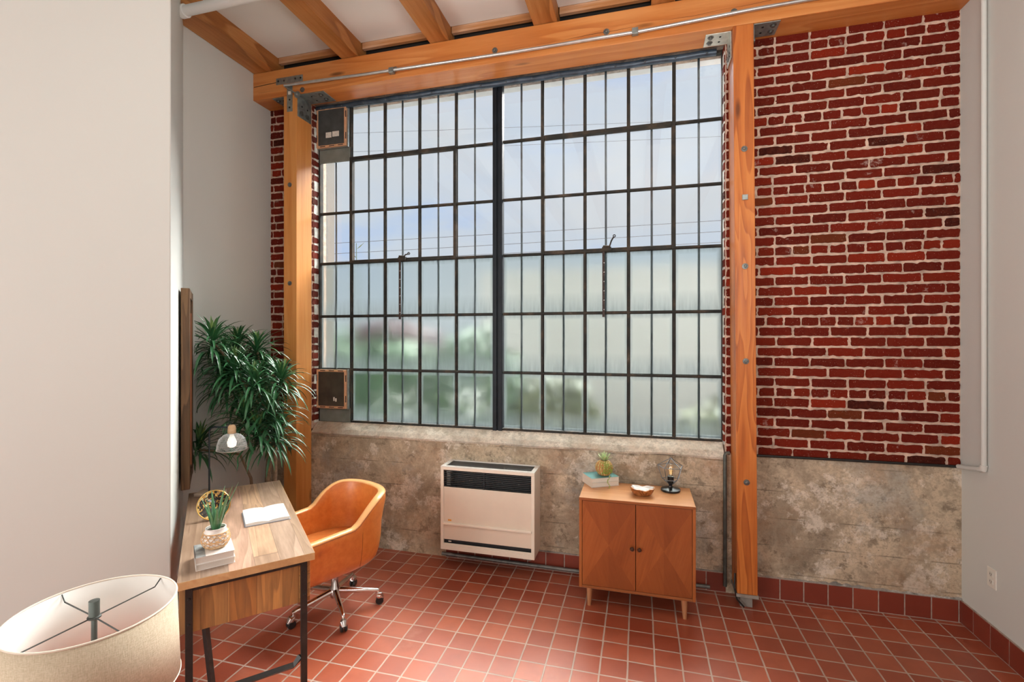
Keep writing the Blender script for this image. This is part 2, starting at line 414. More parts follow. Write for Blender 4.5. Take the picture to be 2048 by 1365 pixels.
bm = NB()
bx(bm, XL, WX0-.0, YW-.004, 3.99, 0, 1.03); bx(bm, WX1, XR, YW-.006, 3.99, 0, 1.02)
bx(bm, WX0, WX1, YW, 3.99, 0, .985)
bmesh.ops.subdivide_edges(bm, edges=[e_ for e_ in bm.edges if e_.calc_length() > .2], cuts=6, use_grid_fill=True)
obj('concrete_dado', bm, CONC, wall)
# sloping sill
bm = NB()
n = 60
prev = None
for i in range(n+1):
    x = WX0+.01+(WX1-WX0-.02)*i/n
    w = .010*mnoise.noise(Vector((x*3, 0, 0)))+.004*mnoise.noise(Vector((x*17, 3, 0)))
    ring = [bm.verts.new(p) for p in ((x, YW-.006, .985+w), (x, YW-.012, 1.0+w), (x, YW+.02, 1.035), (x, 3.905, 1.09), (x, 4.0, 1.09), (x, 4.0, .985))]
    if prev:
        for k in range(6): bm.faces.new([prev[k], prev[(k+1) % 6], ring[(k+1) % 6], ring[k]])
    else: bm.faces.new(ring[::-1])
    prev = ring
bm.faces.new(prev)
obj('window_sill', bm, SILL, wall)
bm = NB(); bx(bm, WX0, WX1, YW+.012, 4.02, 4.066, 4.10)
obj('lintel', bm, m_concrete('rough_lintel_concrete', (.30, .25, .22), (.16, .13, .12), (.45, .38, .34), False, 7), wall)
# exterior soffit outside the window head
bm = NB(); bx(bm, -3.7, 1.6, 4.02, 4.22, 4.13, 4.5); struct('trim_soffit', bm, simple('soffit_paint', (.52, .55, .57), .8, 0, .1, 6))

bm = NB(); bx(bm, XL, XR, 3.72, YW+.02, 4.29, 4.66); struct('trim_gap_shade', bm, simple('gap_shade_black', (.018, .013, .010), .95))  # near-black board added behind the ledger, paints the shade of the gap
bm = NB()
for x0_, x1_ in ((WX0, WX0+.006), (WX1-.006, WX1)):
    bx(bm, x0_, x1_, 3.840, 3.902, 1.08, 4.03)
bmesh.ops.subdivide_edges(bm, edges=[e_ for e_ in bm.edges if e_.calc_length() > 1], cuts=90)
for v in bm.verts:
    v.co.y += .010*mnoise.noise(Vector((v.co.x, v.co.z*9, v.co.y*20))) if v.co.y < 3.88 else 0
obj('peeling_plaster', bm, simple('peeling_white_plaster', (.62, .63, .58), .85, 0, .35, 22, .5, 60), wall)
# tile baseboards
def tile_run(name, o, u, n, length, h, x_start, thick=.012):
    o = Vector(o); u = Vector(u); n = Vector(n)
    bm = NB(); lay2 = bm.loops.layers.color.new('Col'); x = x_start
    while x < length:
        a, b = max(x+.004, 0.002), min(x+TP-.004, length-.002)
        if b-a > .01:
            c = random.random(); vs = []
            pts = [o+u*a, o+u*b, o+u*b+n*thick, o+u*a+n*thick]
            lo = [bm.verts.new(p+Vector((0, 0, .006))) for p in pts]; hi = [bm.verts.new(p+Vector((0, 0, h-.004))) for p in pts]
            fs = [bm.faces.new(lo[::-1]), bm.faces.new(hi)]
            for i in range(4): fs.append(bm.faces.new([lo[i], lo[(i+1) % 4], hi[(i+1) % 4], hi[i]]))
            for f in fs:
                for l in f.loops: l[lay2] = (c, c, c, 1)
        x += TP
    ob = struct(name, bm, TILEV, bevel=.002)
    bm = NB(); pts = [o, o+u*length, o+u*length+n*(thick-.004), o+n*(thick-.004)]
    prism(bm, [(p.x, p.y) for p in pts], 0, h)
    obj('grout_bed', bm, GROUT, ob); return ob
tile_run('baseboard_back_right', (.80, YW-.004, 0), (1, 0, 0), (0, -1, 0), XR-.80, .152, .02)
tile_run('baseboard_back', (-1.60, YW, 0), (1, 0, 0), (0, -1, 0), .615+1.60, .145, -.04)
tile_run('baseboard_right', (XR, YW-.016, 0), (0, -1, 0), (-1, 0, 0), 7.8, .152, -.03)
# rough mortar line over the baseboard
bm = NB()
for x0_, x1_, y_, z_, a_ in ((.84, XR, YW-.008, .153, .012), (-1.55, .6, YW-.003, .146, .006)):
    N_ = int((x1_-x0_)/.02); pv = None
    for i in range(N_+1):
        x = x0_+(x1_-x0_)*i/N_; t = abs(mnoise.noise(Vector((x*14, 1, 0))))*a_*(2 if x > 1.2 else .8)+.004
        rg = [bm.verts.new(p) for p in ((x, y_+.004, z_), (x, y_-.004-t*.5, z_), (x, y_-.002-t*.2, z_+t), (x, y_+.004, z_+t*1.4))]
        if pv:
            for k in range(4): bm.faces.new([pv[k], pv[(k+1) % 4], rg[(k+1) % 4], rg[k]])
        else: bm.faces.new(rg[::-1])
        pv = rg
    bm.faces.new(pv)
obj('mortar_crust', bm, m_concrete('grey_mortar_crust', (.34, .31, .28), (.16, .15, .14), (.55, .52, .48), False, 2), wall)

# ================================================================== WINDOW
YG = 3.92
rows = [1.105, 1.58, 2.08, 2.58, 3.055, 3.55, 4.047]
colsL = [-2.932, -2.601, -2.251, -1.905, -1.555, -1.215]; colsR = [-1.124, -.784, -.43, -.084, .261, .605]
win = root_at('window_1', (-1.17, YG, 1.1)); win['kind'] = 'structure'
wl = Vector(win.location)
def wobj(name, bm, m, parent=None, **k):
    if parent is None:
        for v in bm.verts: v.co -= wl
    else:
        for v in bm.verts: v.co -= wl
    return obj(name, bm, m, parent or win, **k)
bm = NB()   # outer frame
bx(bm, WX0, -2.932, YG-.02, YG+.03, 1.085, 4.075); bx(bm, .605, WX1, YG-.02, YG+.03, 1.085, 4.075)
bx(bm, -2.9318, .6048, YG-.02, YG+.03, 1.085, 1.105); bx(bm, -2.9318, .6048, YG-.02, YG+.03, 4.047, 4.075)
wobj('frame', bm, SASH, bevel=.003)
bm = NB()
bx(bm, -1.212, -1.175, YG-.035, YG+.03, 1.085, 4.075); bx(bm, -1.162, -1.127, YG-.035, YG+.03, 1.085, 4.075); bx(bm, -1.18, -1.157, YG-.022, YG+.03, 1.085, 4.075)
wobj('mullion', bm, MULL, bevel=.003)
def mbar_v(bm, x, z0, z1, w=.027):
    bx(bm, x-w/2, x+w/2, YG-.004, YG+.004, z0, z1); bx(bm, x-.004-w*.12, x+.004+w*.12, YG-.022, YG+.012, z0, z1)
def mbar_h(bm, z, x0, x1, w=.025):
    bx(bm, x0, x1, YG-.0045, YG+.0035, z-w/2, z+w/2); bx(bm, x0, x1, YG-.0228, YG+.0115, z-.004-w*.12, z+.004+w*.12)
bm = NB()
for cols in (colsL, colsR):
    for x in cols[1:-1]: mbar_v(bm, x, 1.10, 4.05)
    for z in rows[1:-1]: mbar_h(bm, z, cols[0], cols[-1])
wobj('muntins', bm, SASH)
# two pivoting vent sashes (thicker frames)
for (x0, x1), nm in (((colsL[1], colsL[4]), 'l'), ((colsR[1], colsR[4]), 'r')):
    bm = NB(); z0, z1 = rows[3], rows[5]; t = .020; y0, y1 = YG-.03, YG+.016
    bx(bm, x0-.008, x0+t, y0, y1, z0-.01, z1+.012); bx(bm, x1-t, x1+.008, y0, y1, z0-.01, z1+.012)
    bx(bm, x0+t+.0002, x1-t-.0002, y0, y1, z0-.010, z0+t); bx(bm, x0+t+.0002, x1-t-.0002, y0, y1, z1-t, z1+.012)
    wobj('vent_sash', bm, SASH, bevel=.003)
# panes
bmc = NB(); bmf = NB(); uvl = bmf.loops.layers.uv.new('UVMap')
for cols in (colsL, colsR):
    for i in range(5):
        for j in range(6):
            if cols is colsL and i == 0 and j in (0, 5): continue
            x0, x1, z0, z1 = cols[i]+.003, cols[i+1]-.003, rows[j]+.003, rows[j+1]-.003
            if j >= 3: bx(bmc, x0, x1, YG+.004, YG+.005, z0, z1)
            else:
                vs, fs = bx(bmf, x0, x1, YG+.004, YG+.008, z0, z1)
                for f in fs:
                    for l in f.loops:
                        l[uvl].uv = ((l.vert.co.x-x0)/(x1-x0), (l.vert.co.z-z0)/(z1-z0))
# clear panes: single faces are enough optically (thin box keeps a real thickness)
wobj('clear_panes', bmc, GLASS); wobj('frosted_panes', bmf, FROST)

# outside security bars
bars = root_at('security_bars', (-1.17, YG+.05, 1.0))
for x in (-2.785, -2.435, -2.088, -1.736, -1.390, -.970, -.610, -.264, .094, .445):
    bm = NB(); tube(bm, [(x, YG+.022, 1.02), (x+.001, YG+.022, 2.5), (x-.001, YG+.022, 4.12)], .0088, 8)
    for v in bm.verts: v.co -= Vector(bars.location)
    obj('bar', bm, BAR, bars, smooth=True)
bm = NB(); bx(bm, -2.95, .61, YG+.034, YG+.044, 1.10, 1.12)
for v in bm.verts: v.co -= Vector(bars.location)
obj('rail', bm, BAR, bars)
tag(bars, 'row of thin vertical steel security bars just outside the big window panes', 'window bars')

# sash stays
HOLE = simple('daylight_grey_hole', (.65, .66, .66), .6)
for x, hz in ((-2.087, 0), (-.278, .03)):
    r_ = root_at('sash_stay', (x, 3.885, 2.60))
    bm = NB(); bx(bm, -.010, .010, -.004, .004, -.555, -.01)
    # perforations are discs, the daylight behind put into their pale grey
    obj('arm', bm, simple('rusty_black_iron', (.045, .028, .024), .7, .2, .5, 40), r_, bevel=.001)
    for k in range(6):
        bm = NB(); lathe(bm, [(.004, -.0052), (.004, .0052)], (.004, 0, -.12-.075*k), 8, Matrix.Rotation(R(90), 4, 'X')); obj('hole', bm, HOLE, r_)
    bm = NB(); tube(bm, [(0, 0, 0), (.0, -.01, .012), (.045, -.012, .008)], .009, 8); bx(bm, -.012, .06, -.012, .02, -.025, .006)
    obj('bracket', bm, SASH, r_, smooth=True)
    bm = NB(); tube(bm, [(.045, -.012, .0), (.062, -.014, .022+hz), (.094-hz*.4, -.016, .028+hz*1.9)], .006, 8)
    lathe(bm, [(.006, -.004), (.012, -.004), (.012, .004), (.006, .004)], (.097-hz*.4, -.016, .032+hz*1.9), 14, Matrix.Rotation(R(90), 4, 'X'), close=False)
    obj('lever', bm, SASH, r_, smooth=True)
    tag(r_, 'rusty sash stay arm hanging below the %s pivoting window vent, in the %s half' % (('left', 'left') if x < -1 else ('right', 'right')), 'window stay')

# vent boxes in the left column
TAN = simple('raw_board_edge', (.66, .38, .22), .7, 0, .15, 30)
STAPLE = simple('black_staple', (.02, .02, .02), .5); PTAG = simple('paper_tag', (.72, .68, .62), .8, 0, .15, 90)
def vent_box(z0, z1, board, label, mark):
    x0, x1 = -2.925, -2.607
    r_ = root_at('duct_panel', (x0, 3.905, z0))
    L = Vector(r_.location)
    def put(nm, bm, m, **k):
        for v in bm.verts: v.co -= L
        return obj(nm, bm, m, r_, **k)
    bm = NB(); bx(bm, x0, x1, 3.865, 3.905, z0+.02, z1); put('casing', bm, GALV, bevel=.003)
    bm = NB(); t = .02
    bx(bm, x0-.01, x1-.012, 3.851, 3.865, z1-t, z1); bx(bm, x0-.01, x1-.012, 3.851, 3.865, z0+.03, z0+.03+t)
    bx(bm, x0-.01, x0-.01+t, 3.851, 3.865, z0+.05, z1-t); bx(bm, x1-.012-t, x1-.012, 3.851, 3.865, z0+.05, z1-t)
    put('edge_frame', bm, TAN)
    bm = NB(); bx(bm, x0+.012, x1-.034, 3.848, 3.864, z0+.052, z1-.022); put('dark_board', bm, board)
    st = []
    for k in range(3):
        xx = x0+.03+.095*k
        st += [(xx, xx+.055, z1-.013, z1-.006), (xx, xx+.055, z0+.036, z0+.043)]
    for zz in (z1-.11, z0+.09): st += [(x0-.0105, x0-.003, zz, zz+.06), (x1-.018, x1-.0105, zz, zz+.06)]
    for a, b, c, d in st: bm = NB(); bx(bm, a, b, 3.8495, 3.853, c, d); put('staple', bm, STAPLE)
    for a, b, c, d in mark: bm = NB(); bx(bm, x0+a, x0+b, 3.8455, 3.8485, z0+c, z0+d); put('paper_tag', bm, PTAG)
    bm = NB(); bx(bm, x0-.005, x1+.005, 3.89, 3.91, z0-.10, z0+.03); put('sheet_metal_apron', bm, simple('grey_green_sheet', (.20, .22, .20), .6, .2, .2, 8), bevel=.003)
    tag(r_, label, 'vent cover')
vent_box(3.63, 4.03, simple('charcoal_board', (.055, .06, .06), .85, 0, .35, 9),
         'charcoal board panel with tan edges and two paper tags in top left window corner', [(.095, .155, .115, .165), (.165, .235, .12, .168)])
vent_box(1.19, 1.58, simple('brown_black_board', (.055, .045, .033), .85, 0, .35, 9),
         'dark brown board panel with tan edges in bottom left window corner above the sill', [(.175, .19, .10, .135), (.196, .21, .095, .125)])

# head pipe
bm = NB(); tube(bm, [(-2.94+.1*k, YG-.052, 4.034+.003*math.sin(k*1.7)) for k in range(36)], .0245, 14)
hp = root_at('head_pipe', (-1.17, YG-.052, 4.034))
for v in bm.verts: v.co -= Vector(hp.location)
obj('pipe', bm, HEADPIPE, hp, smooth=True)
CLIP = simple('pipe_clip', (.10, .12, .14), .5, .4)
for k in range(16):
    bm = NB(); bmesh.ops.create_icosphere(bm, subdivisions=2, radius=.0075, matrix=Matrix.Translation((-1.713+.225*k, -.024, -.008)))
    obj('clip', bm, CLIP, hp)
tag(hp, 'slate blue painted pipe running along the top of the big window', 'pipe')

# ================================================================== TIMBER FRAME
box = box_obj('timber_beam', XL, XR, 3.59, 3.808, 4.045, 4.288, FIR_X, bevel=.004)
tag(box, 'long orange fir header beam across the top of the window and brick wall', 'beam')
def post(x0, x1, z0, mt, lean, label, tag_):
    bm = NB(); vs, fs = bx(bm, x0, x1, 3.59, YW-.008, z0, 4.044)
    for v in vs:
        if v.co.z > 2: v.co.x += lean
    o = root_at('timber_post', ((x0+x1)/2, 3.69, 0))
    for v in bm.verts: v.co -= Vector(o.location)
    obj('timber', bm, mt, o, bevel=.004); tag(o, label, 'post'); return o
pL = post(-3.078, -2.944, 0.0, FIR_Z, 0, 'orange fir post left of the window, behind the tall dracaena', 'L')
pR = post(.655, .785, .105, FIR_Z2, -.026, 'orange fir post between the window and the right brick wall', 'R')
BOLT = simple('grey_bolt_steel', (.16, .16, .15), .4, .7, .3, 60)
def bolt_bm(bm, c, axis='y', r=.020):
    M = Matrix.Rotation(R(90), 4, 'X') if axis == 'y' else Matrix.Identity(4)
    lathe(bm, [(.0001, -.001), (r, -.001), (r, .004), (r*.55, .005), (.0001, .005)], c, 20, M)
    lathe(bm, [(.0001, .004), (r*.5, .004), (r*.5, .012), (r*.3, .014), (.0001, .014)], c, 6, M)
for p, x, zs, lean in ((pL, -3.012, (3.243, 2.364, 1.632, .888), 0), (pR, .72, (3.183, 2.372, 1.716, .88), -.026)):
    for z in zs:
        bm = NB(); bolt_bm(bm, Vector((x+lean*z/4, 3.589, z))-Vector(p.location)); obj('bolt', bm, BOLT, p, smooth=True, ang=.5)
bm = NB(); c = Vector((.703, 3.584, 2.848))-Vector(pR.location); bx(bm, c.x-.018, c.x+.018, c.y-.004, c.y+.006, c.z-.018, c.z+.018); obj('washer_plate', bm, GALV, pR, bevel=.001)
bm = NB(); L = Vector(pR.location); bx(bm, .648-L.x, .79-L.x, 3.582-L.y, 3.79-L.y, .085, .105); bx(bm, .68-L.x, .76-L.x, 3.63-L.y, 3.76-L.y, 0, .085)
obj('steel_shoe', bm, simple('pale_shoe_plate', (.30, .28, .25), .6, .3, .2, 20), pR, bevel=.002)
bm = NB(); tube(bm, [(.645-L.x, 3.62-L.y, .23), (.64-L.x, 3.60-L.y, .14), (.655-L.x, 3.60-L.y, .06), (.70-L.x, 3.6-L.y, .012)], .006, 8); obj('cable', bm, BLACKSTEEL, pR, smooth=True)

# long drying crack on the beam face
bm = NB(); pts = []
for k in range(70):
    x = -3.35+k*.065; z = 4.105+.018*k/30+.006*mnoise.noise(Vector((x*4, 0, 0)))+.004*mnoise.noise(Vector((x*15, 5, 0)))
    if k > 36: z += .0012*(k-36)
    pts.append((x, 3.5905, z))
tube(bm, pts, [.0006+.0030*abs(mnoise.noise(Vector((p[0]*1.7, 9, 0)))) for p in pts], 6); obj('crack', bm, simple('dark_crack', (.03, .012, .006), .95), box)
bm = NB(); tube(bm, [(-3.40, 3.5905, 4.165), (-3.25, 3.5905, 4.172), (-3.1, 3.5905, 4.178), (-3.04, 3.5905, 4.180)], [.003, .0035, .002, .0008], 6); obj('crack', bm, simple('dark_crack', (.03, .012, .006), .95), box)
# beam washers
for x, z in ((-2.88, 4.073), (-1.968, 4.121), (-1.10, 4.144), (-.236, 4.147), (.634, 4.141)):
    bm = NB(); bolt_bm(bm, (0, 0, 0), r=.022); o = obj('washer_bolt', bm, BOLT, box, smooth=True, ang=.5); o.location = (x, 3.589, z)
# conduit
cr = root_at('conduit', (-1, 3.565, 4.11))
bm = NB(); tube(bm, [(-2.05, 0, .012), (-1.2, 0, -.004), (0, 0, -.018), (1.0, 0, -.014), (1.75, 0, .012), (2.9, 0, .03)], .0125, 12)
obj('pipe', bm, SILVER, cr, smooth=True)
bm = NB(); lathe(bm, [(.0001, 0), (.03, 0), (.03, .004), (.012, .006), (.012, .03), (.0001, .03)], (-1.93, .021, -.075), 20, Matrix.Rotation(R(90), 4, 'X')); tube(bm, [(-1.93, .0, -.075), (-2.04, -.005, .0)], .006, 8)
obj('end_flange', bm, GALV, cr, smooth=True)
for x in (-.03+1.0, 1.0-1.97-.02):
    bm = NB(); bx(bm, x-.022, x+.022, -.016, .02, -.032, .012); obj('clamp', bm, GALV, cr, bevel=.002)
tag(cr, 'silver metal conduit running along the face of the fir beam', 'conduit')
# T strap
ts = root_at('strap_plate', (-3.01, 3.588, 4.12))
bm = NB(); bx(bm, -.145, .135, -.004, .001, .03, .088); obj('crossbar', bm, GALV, ts, bevel=.0015)
bm = NB(); bx(bm, -.028, .028, -.005, .001, -.225, .035); obj('stem', bm, GALV, ts, bevel=.0015)
for x, z in ((-.12, .06), (-.06, .058), (.06, .06), (.115, .06), (0, -.12), (0, -.19)):
    bm = NB(); lathe(bm, [(.0001, 0), (.009, 0), (.007, .004), (.0001, .004)], (x, -.004, z), 10, Matrix.Rotation(R(90), 4, 'X')); obj('screw', bm, BLACKSTEEL, ts)
bm = NB(); bx(bm, -.014, .014, -.0065, -.004, -.075, -.045); obj('paper_sticker', bm, WHITEPLASTIC, ts)
tag(ts, 'grey T shaped steel strap joining left post to beam', 'bracket')
BHOLE = simple('black_hole', (.005, .005, .005), .9)
def angle(x, sx, y0, y1, wid, drop, label, m=GALV, grp=None):
    r_ = root_at('angle_bracket', (x, (y0+y1)/2, 4.045)); h = (y1-y0)/2
    bm = NB(); bx(bm, min(0, sx*wid), max(0, sx*wid), -h, h, -.007, -.001)
    bx(bm, min(0, sx*.006), max(0, sx*.006), -h, h, -drop, -.001); obj('plate', bm, m, r_, bevel=.002)
    for a in (-.5, .35):
        bm = NB(); lathe(bm, [(.0001, -.012), (.012, -.012), (.012, 0), (.022, .001), (.022, .006), (.0001, .006)], (sx*wid*.78, h*a, -.009), 12); obj('bolt', bm, BOLT, r_, smooth=True)
        bm = NB(); lathe(bm, [(.0001, -.012), (.012, -.012), (.012, 0), (.022, .001), (.022, .004), (.0001, .004)], (sx*.010, h*a, -drop*.8), 12, Matrix.Rotation(R(90*sx), 4, 'Y')); obj('bolt', bm, BOLT, r_, smooth=True)
    for a in (-.4, .4):
        bm = NB(); lathe(bm, [(.0001, -.0005), (.008, -.0005), (.008, .001), (.0001, .001)], (sx*wid*.4, h*a, -.0075), 12); obj('hole', bm, BHOLE, r_)
        bm = NB(); lathe(bm, [(.0001, -.0005), (.008, -.0005), (.008, .001), (.0001, .001)], (sx*.0068, h*a, -drop*.45), 12, Matrix.Rotation(R(90), 4, 'Y')); obj('hole', bm, BHOLE, r_)
    tag(r_, label, 'bracket')
angle(-2.943, 1, 3.60, 3.78, .27, .19, 'grey steel angle bracket under the beam right of left post')
angle(-3.08, -1, 3.60, 3.78, .13, .10, 'small grey steel bracket under the beam left of left post')
angle(.628, -1, 3.64, 3.79, .17, .19, 'pale steel angle bracket under the beam at the window top right corner', simple('bright_zinc', (.58, .58, .52), .4, .5, .15, 30))
angle(.76, 1, 3.60, 3.76, .17, .12, 'dark steel angle bracket under the beam right of right post')

# ceiling joists
jg = 'ceiling joists above the beam'
names = ['aged orange ceiling joist against the left alcove wall', 'aged ceiling joist with a dark splintered edge, second from the left wall', 'aged orange ceiling joist, third from the left wall', 'rough grained ceiling joist, fourth from the left wall', 'ceiling joist barely seen at top centre above the beam', 'ceiling joist past the top centre, nearest the right wall']
jx = [(-3.405, -3.185), (-2.487, -2.325), (-1.66, -1.495), (-.79, -.605), (.085, .25), (.95, 1.11)]
j0 = None
for (a, b), lb in zip(jx, names):
    bm = NB(); w = (b-a)
    vs, fs = bx(bm, 0, w, -3.9, 3.80, 0, .16)
    bmesh.ops.subdivide_edges(bm, edges=[e_ for e_ in bm.edges if e_.calc_length() > 1], cuts=40, use_grid_fill=False)
    for v in bm.verts:
        if v.co.z < .01: v.co.z += .006*mnoise.noise(Vector((v.co.x*9+a, v.co.y*3, 0))); v.co.x += .008*mnoise.noise(Vector((a*3, v.co.y*2.3, v.co.x)))
    o = obj('ceiling_joist', bm, JOIST, None, bevel=.004); o.location = (a, 0, 4.292)
    tag(o, lb, 'joist', jg)
lx = [(-3.185, -2.487), (-2.325, -1.66), (-1.495, -.79), (-.605, .085), (.25, .95), (1.11, 2.045)]
ll = ['first', 'second', 'third', 'fourth', 'fifth', 'last']
for i, (a, b) in enumerate(lx):
    bm = NB(); bx(bm, 0, b-a-.016, 0, .035, 0, .056); o = obj('ledger_strip', bm, LEDGER, None, bevel=.003); o.location = (a+.008, 3.642, 4.376)
    tag(o, '%s chipped wooden ledger strip from the left, between ceiling joists under the white board' % ll[i], 'wood strip', 'ledger strips between joists')

# white ceiling pipe top-left
wp = root_at('ceiling_pipe', (-3.13, 2.665, 4.20))
bm = NB(); tube(bm, [(.0, 0, 0), (2.4, 0, .0)], .035, 18); obj('pipe', bm, WHITE2, wp, smooth=True)
bm = NB(); tube(bm, [(-.02, 0, 0), (.022, 0, 0)], .044, 18); obj('flange', bm, WHITE2, wp, smooth=True)
tag(wp, 'white painted pipe leaving the left wall below the ceiling joists', 'pipe')

# right wall pipe + outlet
rp = root_at('wall_pipe', (2.03, 3.55, 1.07))
bm = NB(); tube(bm, [(0, 0, 3.3), (0, 0, .03), (-.002, .01, .012), (-.004, .03, .0), (-.006, .12, -.02), (-.008, .225, -.036)], .014, 12); obj('pipe', bm, WHITE, rp, smooth=True)
bm = NB(); tube(bm, [(0, 0, .03), (0, .004, .004), (0, .035, -.004)], .019, 12); obj('elbow', bm, WHITE, rp, smooth=True)
tag(rp, 'white painted vertical pipe with elbow on the right wall', 'pipe')
ou = root_at('wall_outlet', (XR, 3.51, .433))
bm = NB(); bx(bm, -.006, 0, -.037, .037, -.058, .058); obj('cover_plate', bm, WHITEPLASTIC, ou, bevel=.002)
for z in (-.022, .022):
    bm = NB(); bx(bm, -.009, -.005, -.016, .016, z-.014, z+.014); o = obj('receptacle', bm, simple('outlet_face', (.68, .66, .6), .4), ou, bevel=.003)
    bm = NB(); bx(bm, -.0095, -.0085, -.008, -.005, z-.003, z+.007); bx(bm, -.0095, -.0085, .005, .008, z-.003, z+.007); bx(bm, -.0095, -.0085, -.002, .002, z-.010, z-.006)
    obj('slots', bm, BLACKSTEEL, o)
tag(ou, 'white duplex electrical outlet low on the right wall', 'outlet')

# black pipes
def pipe_thing(name, pts, r, m, label, cat='pipe', seg=10):
    bm = NB(); c = Vector(pts[0]); tube(bm, [Vector(p)-c for p in pts], r, seg); o = obj(name, bm, m, None, smooth=True); o.location = c; tag(o, label, cat); return o
pipe_thing('gas_pipe', [(.80, 3.782, 1.026), (1.4, 3.781, 1.030), (2.03, 3.782, 1.030)], .009, BLACKSTEEL, 'thin black pipe along the seam between brick and concrete')
pipe_thing('gas_pipe', [(.635, 3.77, 1.035), (.615, 3.765, 1.035), (.605, 3.765, 1.02), (.605, 3.765, .06)], .013, simple('dull_green_grey_pipe', (.10, .11, .10), .6, .4, .3, 20), 'dark vertical pipe beside the right post, below the window sill')
pipe_thing('floor_pipe', [(-1.62, 3.755, .045), (-.5, 3.752, .04), (.50, 3.755, .045)], .014, simple('grey_floor_pipe', (.17, .17, .16), .5, .5, .3, 20), 'grey pipe lying along the floor under heater and cabinet')

# ================================================================== OUTSIDE
bm = NB(); bx(bm, -16, 14, 4.06, 16, -.3, -.02); struct('ground_outside', bm, simple('pale_yard_concrete', (.42, .41, .39), .9, 0, .15, 2))
bm = NB(); bx(bm, -3.6, -3.13, 4.10, 4.40, -.02, 4.12); o = obj('pilaster', bm, simple('beige_stucco', (.17, .16, .145), .85, 0, .06, 6, .3, 60)); tag(o, 'beige stucco pilaster outside the window left edge', 'pillar')
bm = NB(); bx(bm, -3.2, 6.5, 9.4, 9.7, -.02, 3.25); o = obj('yard_wall', bm, simple('pale_yard_stucco', (.74, .72, .70), .85, 0, .05, 3)); tag(o, 'pale stucco yard wall blurred behind the frosted panes', 'wall')
def leaf_mat(name, a, b, rough=.45, trans=.2):
    m, nt = mat(name); s = N(nt); vc = s.n('ShaderNodeVertexColor', layer_name='Col')
    c = s.mix(vc.outputs[0], a, b)
    n = s.noise(s.coord(), 30, 2); c = s.mix(s.math('MULTIPLY', n, .3), c, tuple(x*.6 for x in a))
    s.out(c, rough, 0, None, spec=.5); return m
def bush(name, c, rad, n, m, label, sz=.05):
    bm = NB(); lay3 = bm.loops.layers.color.new('Col')
    for i in range(n):
        d = Vector((random.gauss(0, 1), random.gauss(0, 1), random.gauss(0, 1))).normalized()*random.uniform(.6, 1)**.5
        p = Vector((d.x*rad[0], d.y*rad[1], d.z*rad[2])); p *= 1+.25*mnoise.noise(d*2+Vector((c[0], 0, 0)))
        if p.z+c[2] < 0: continue
        a = Vector((random.gauss(0, 1), random.gauss(0, 1), random.gauss(0, .6))).normalized(); b_ = a.cross(d).normalized() if a.cross(d).length > .01 else Vector((1, 0, 0))
        s_ = sz*random.uniform(.6, 1.4); t = random.random()
        f = bm.faces.new([bm.verts.new(p+a*s_), bm.verts.new(p+b_*s_*.45), bm.verts.new(p-a*s_*.9), bm.verts.new(p-b_*s_*.45)])
        for l in f.loops: l[lay3] = (t, t, t, 1)
    r_ = root_at(name, (c[0], c[1], -.02))
    for v in bm.verts: v.co.z += c[2]+.02
    obj('foliage', bm, m, r_, recalc=False)
    bm = NB(); tube(bm, [(0, 0, 0), (.05, 0, c[2]*.5), (0, 0, c[2])], [.05, .035, .02], 8); obj('stem', bm, simple('bark', (.12, .08, .05), .9), r_)
    tag(r_, label, 'bush')
GL = leaf_mat('hedge_leaf', (.05, .13, .055), (.12, .25, .085)); GL2 = leaf_mat('olive_leaf', (.09, .12, .04), (.20, .20, .08)); PK = leaf_mat('bougainvillea_leaf', (.14, .04, .05), (.26, .09, .10))
bush('shrub', (-4.75, 6.6, .85), (.80, .6, 1.12), 5200, GL, 'dark green shrub at far left behind the frosted panes')
bush('shrub', (-3.45, 6.3, .85), (.85, .6, 1.12), 5600, GL, 'dark green shrub left of the window mullion behind frosted panes')
bush('shrub', (-2.15, 6.1, .85), (.75, .55, 1.22), 5200, GL, 'tall green shrub behind frosted panes at the window mullion')
bush('flowering_shrub', (-4.3, 7.6, 1.55), (1.1, .5, .7), 4600, PK, 'pink flowering shrub blurred behind left frosted panes')
bush('shrub', (-1.0, 5.9, .5), (.65, .45, .98), 4200, GL2, 'yellow green low shrub behind the middle frosted panes')
bush('shrub', (.82, 5.6, .3), (.55, .4, .92), 3000, GL2, 'olive green shrub behind lower right frosted panes')
# overhead wires
for i, (za, zb) in enumerate(((4.637, 4.629), (4.33, 4.372), (4.10, 4.12), (7.85, 6.99), (7.30, 6.59))):
    bm = NB(); tube(bm, [(-14+2.1*k, 12, za+(zb-za)*(k*2.1-5)/10.9-.03*math.sin(math.pi*k/9)) for k in range(10)], .0075 if i < 3 else .0045, 6)
    o = obj('overhead_wire', bm, simple('wire_black', (.10, .10, .11), .6), None); 
    tag(o, ['overhead wire crossing the sky, third above the frosted panes', 'overhead wire crossing the sky, second above the frosted panes', 'lowest overhead wire just above the frosted panes', 'highest overhead wire crossing the top window panes', 'faint overhead wire below the highest one'][i], 'wire', 'overhead wires')
# plant tip outside
bm = NB(); lay3 = bm.loops.layers.color.new('Col')
for k in range(9):
    z = 2.2+.12*k; sg = (-1)**k
    f = bm.faces.new([bm.verts.new(p) for p in ((0, 0, z), (sg*.05+.01, 0, z+.05), (sg*.12, .02, z+.10), (sg*.06, 0, z+.03))])
    for l in f.loops: l[lay3] = (.8, .8, .8, 1)
tp = root_at('sapling', (-3.91, 6, -.02)); obj('foliage', bm, GL2, tp, recalc=False)
bm = NB(); tube(bm, [(0, 0, 0), (.02, 0, 1.6), (0, 0, 3.25)], [.02, .01, .004], 6); obj('stem', bm, GL2, tp)
tag(tp, 'thin sapling tip rising above the left frosted panes outside', 'plant')

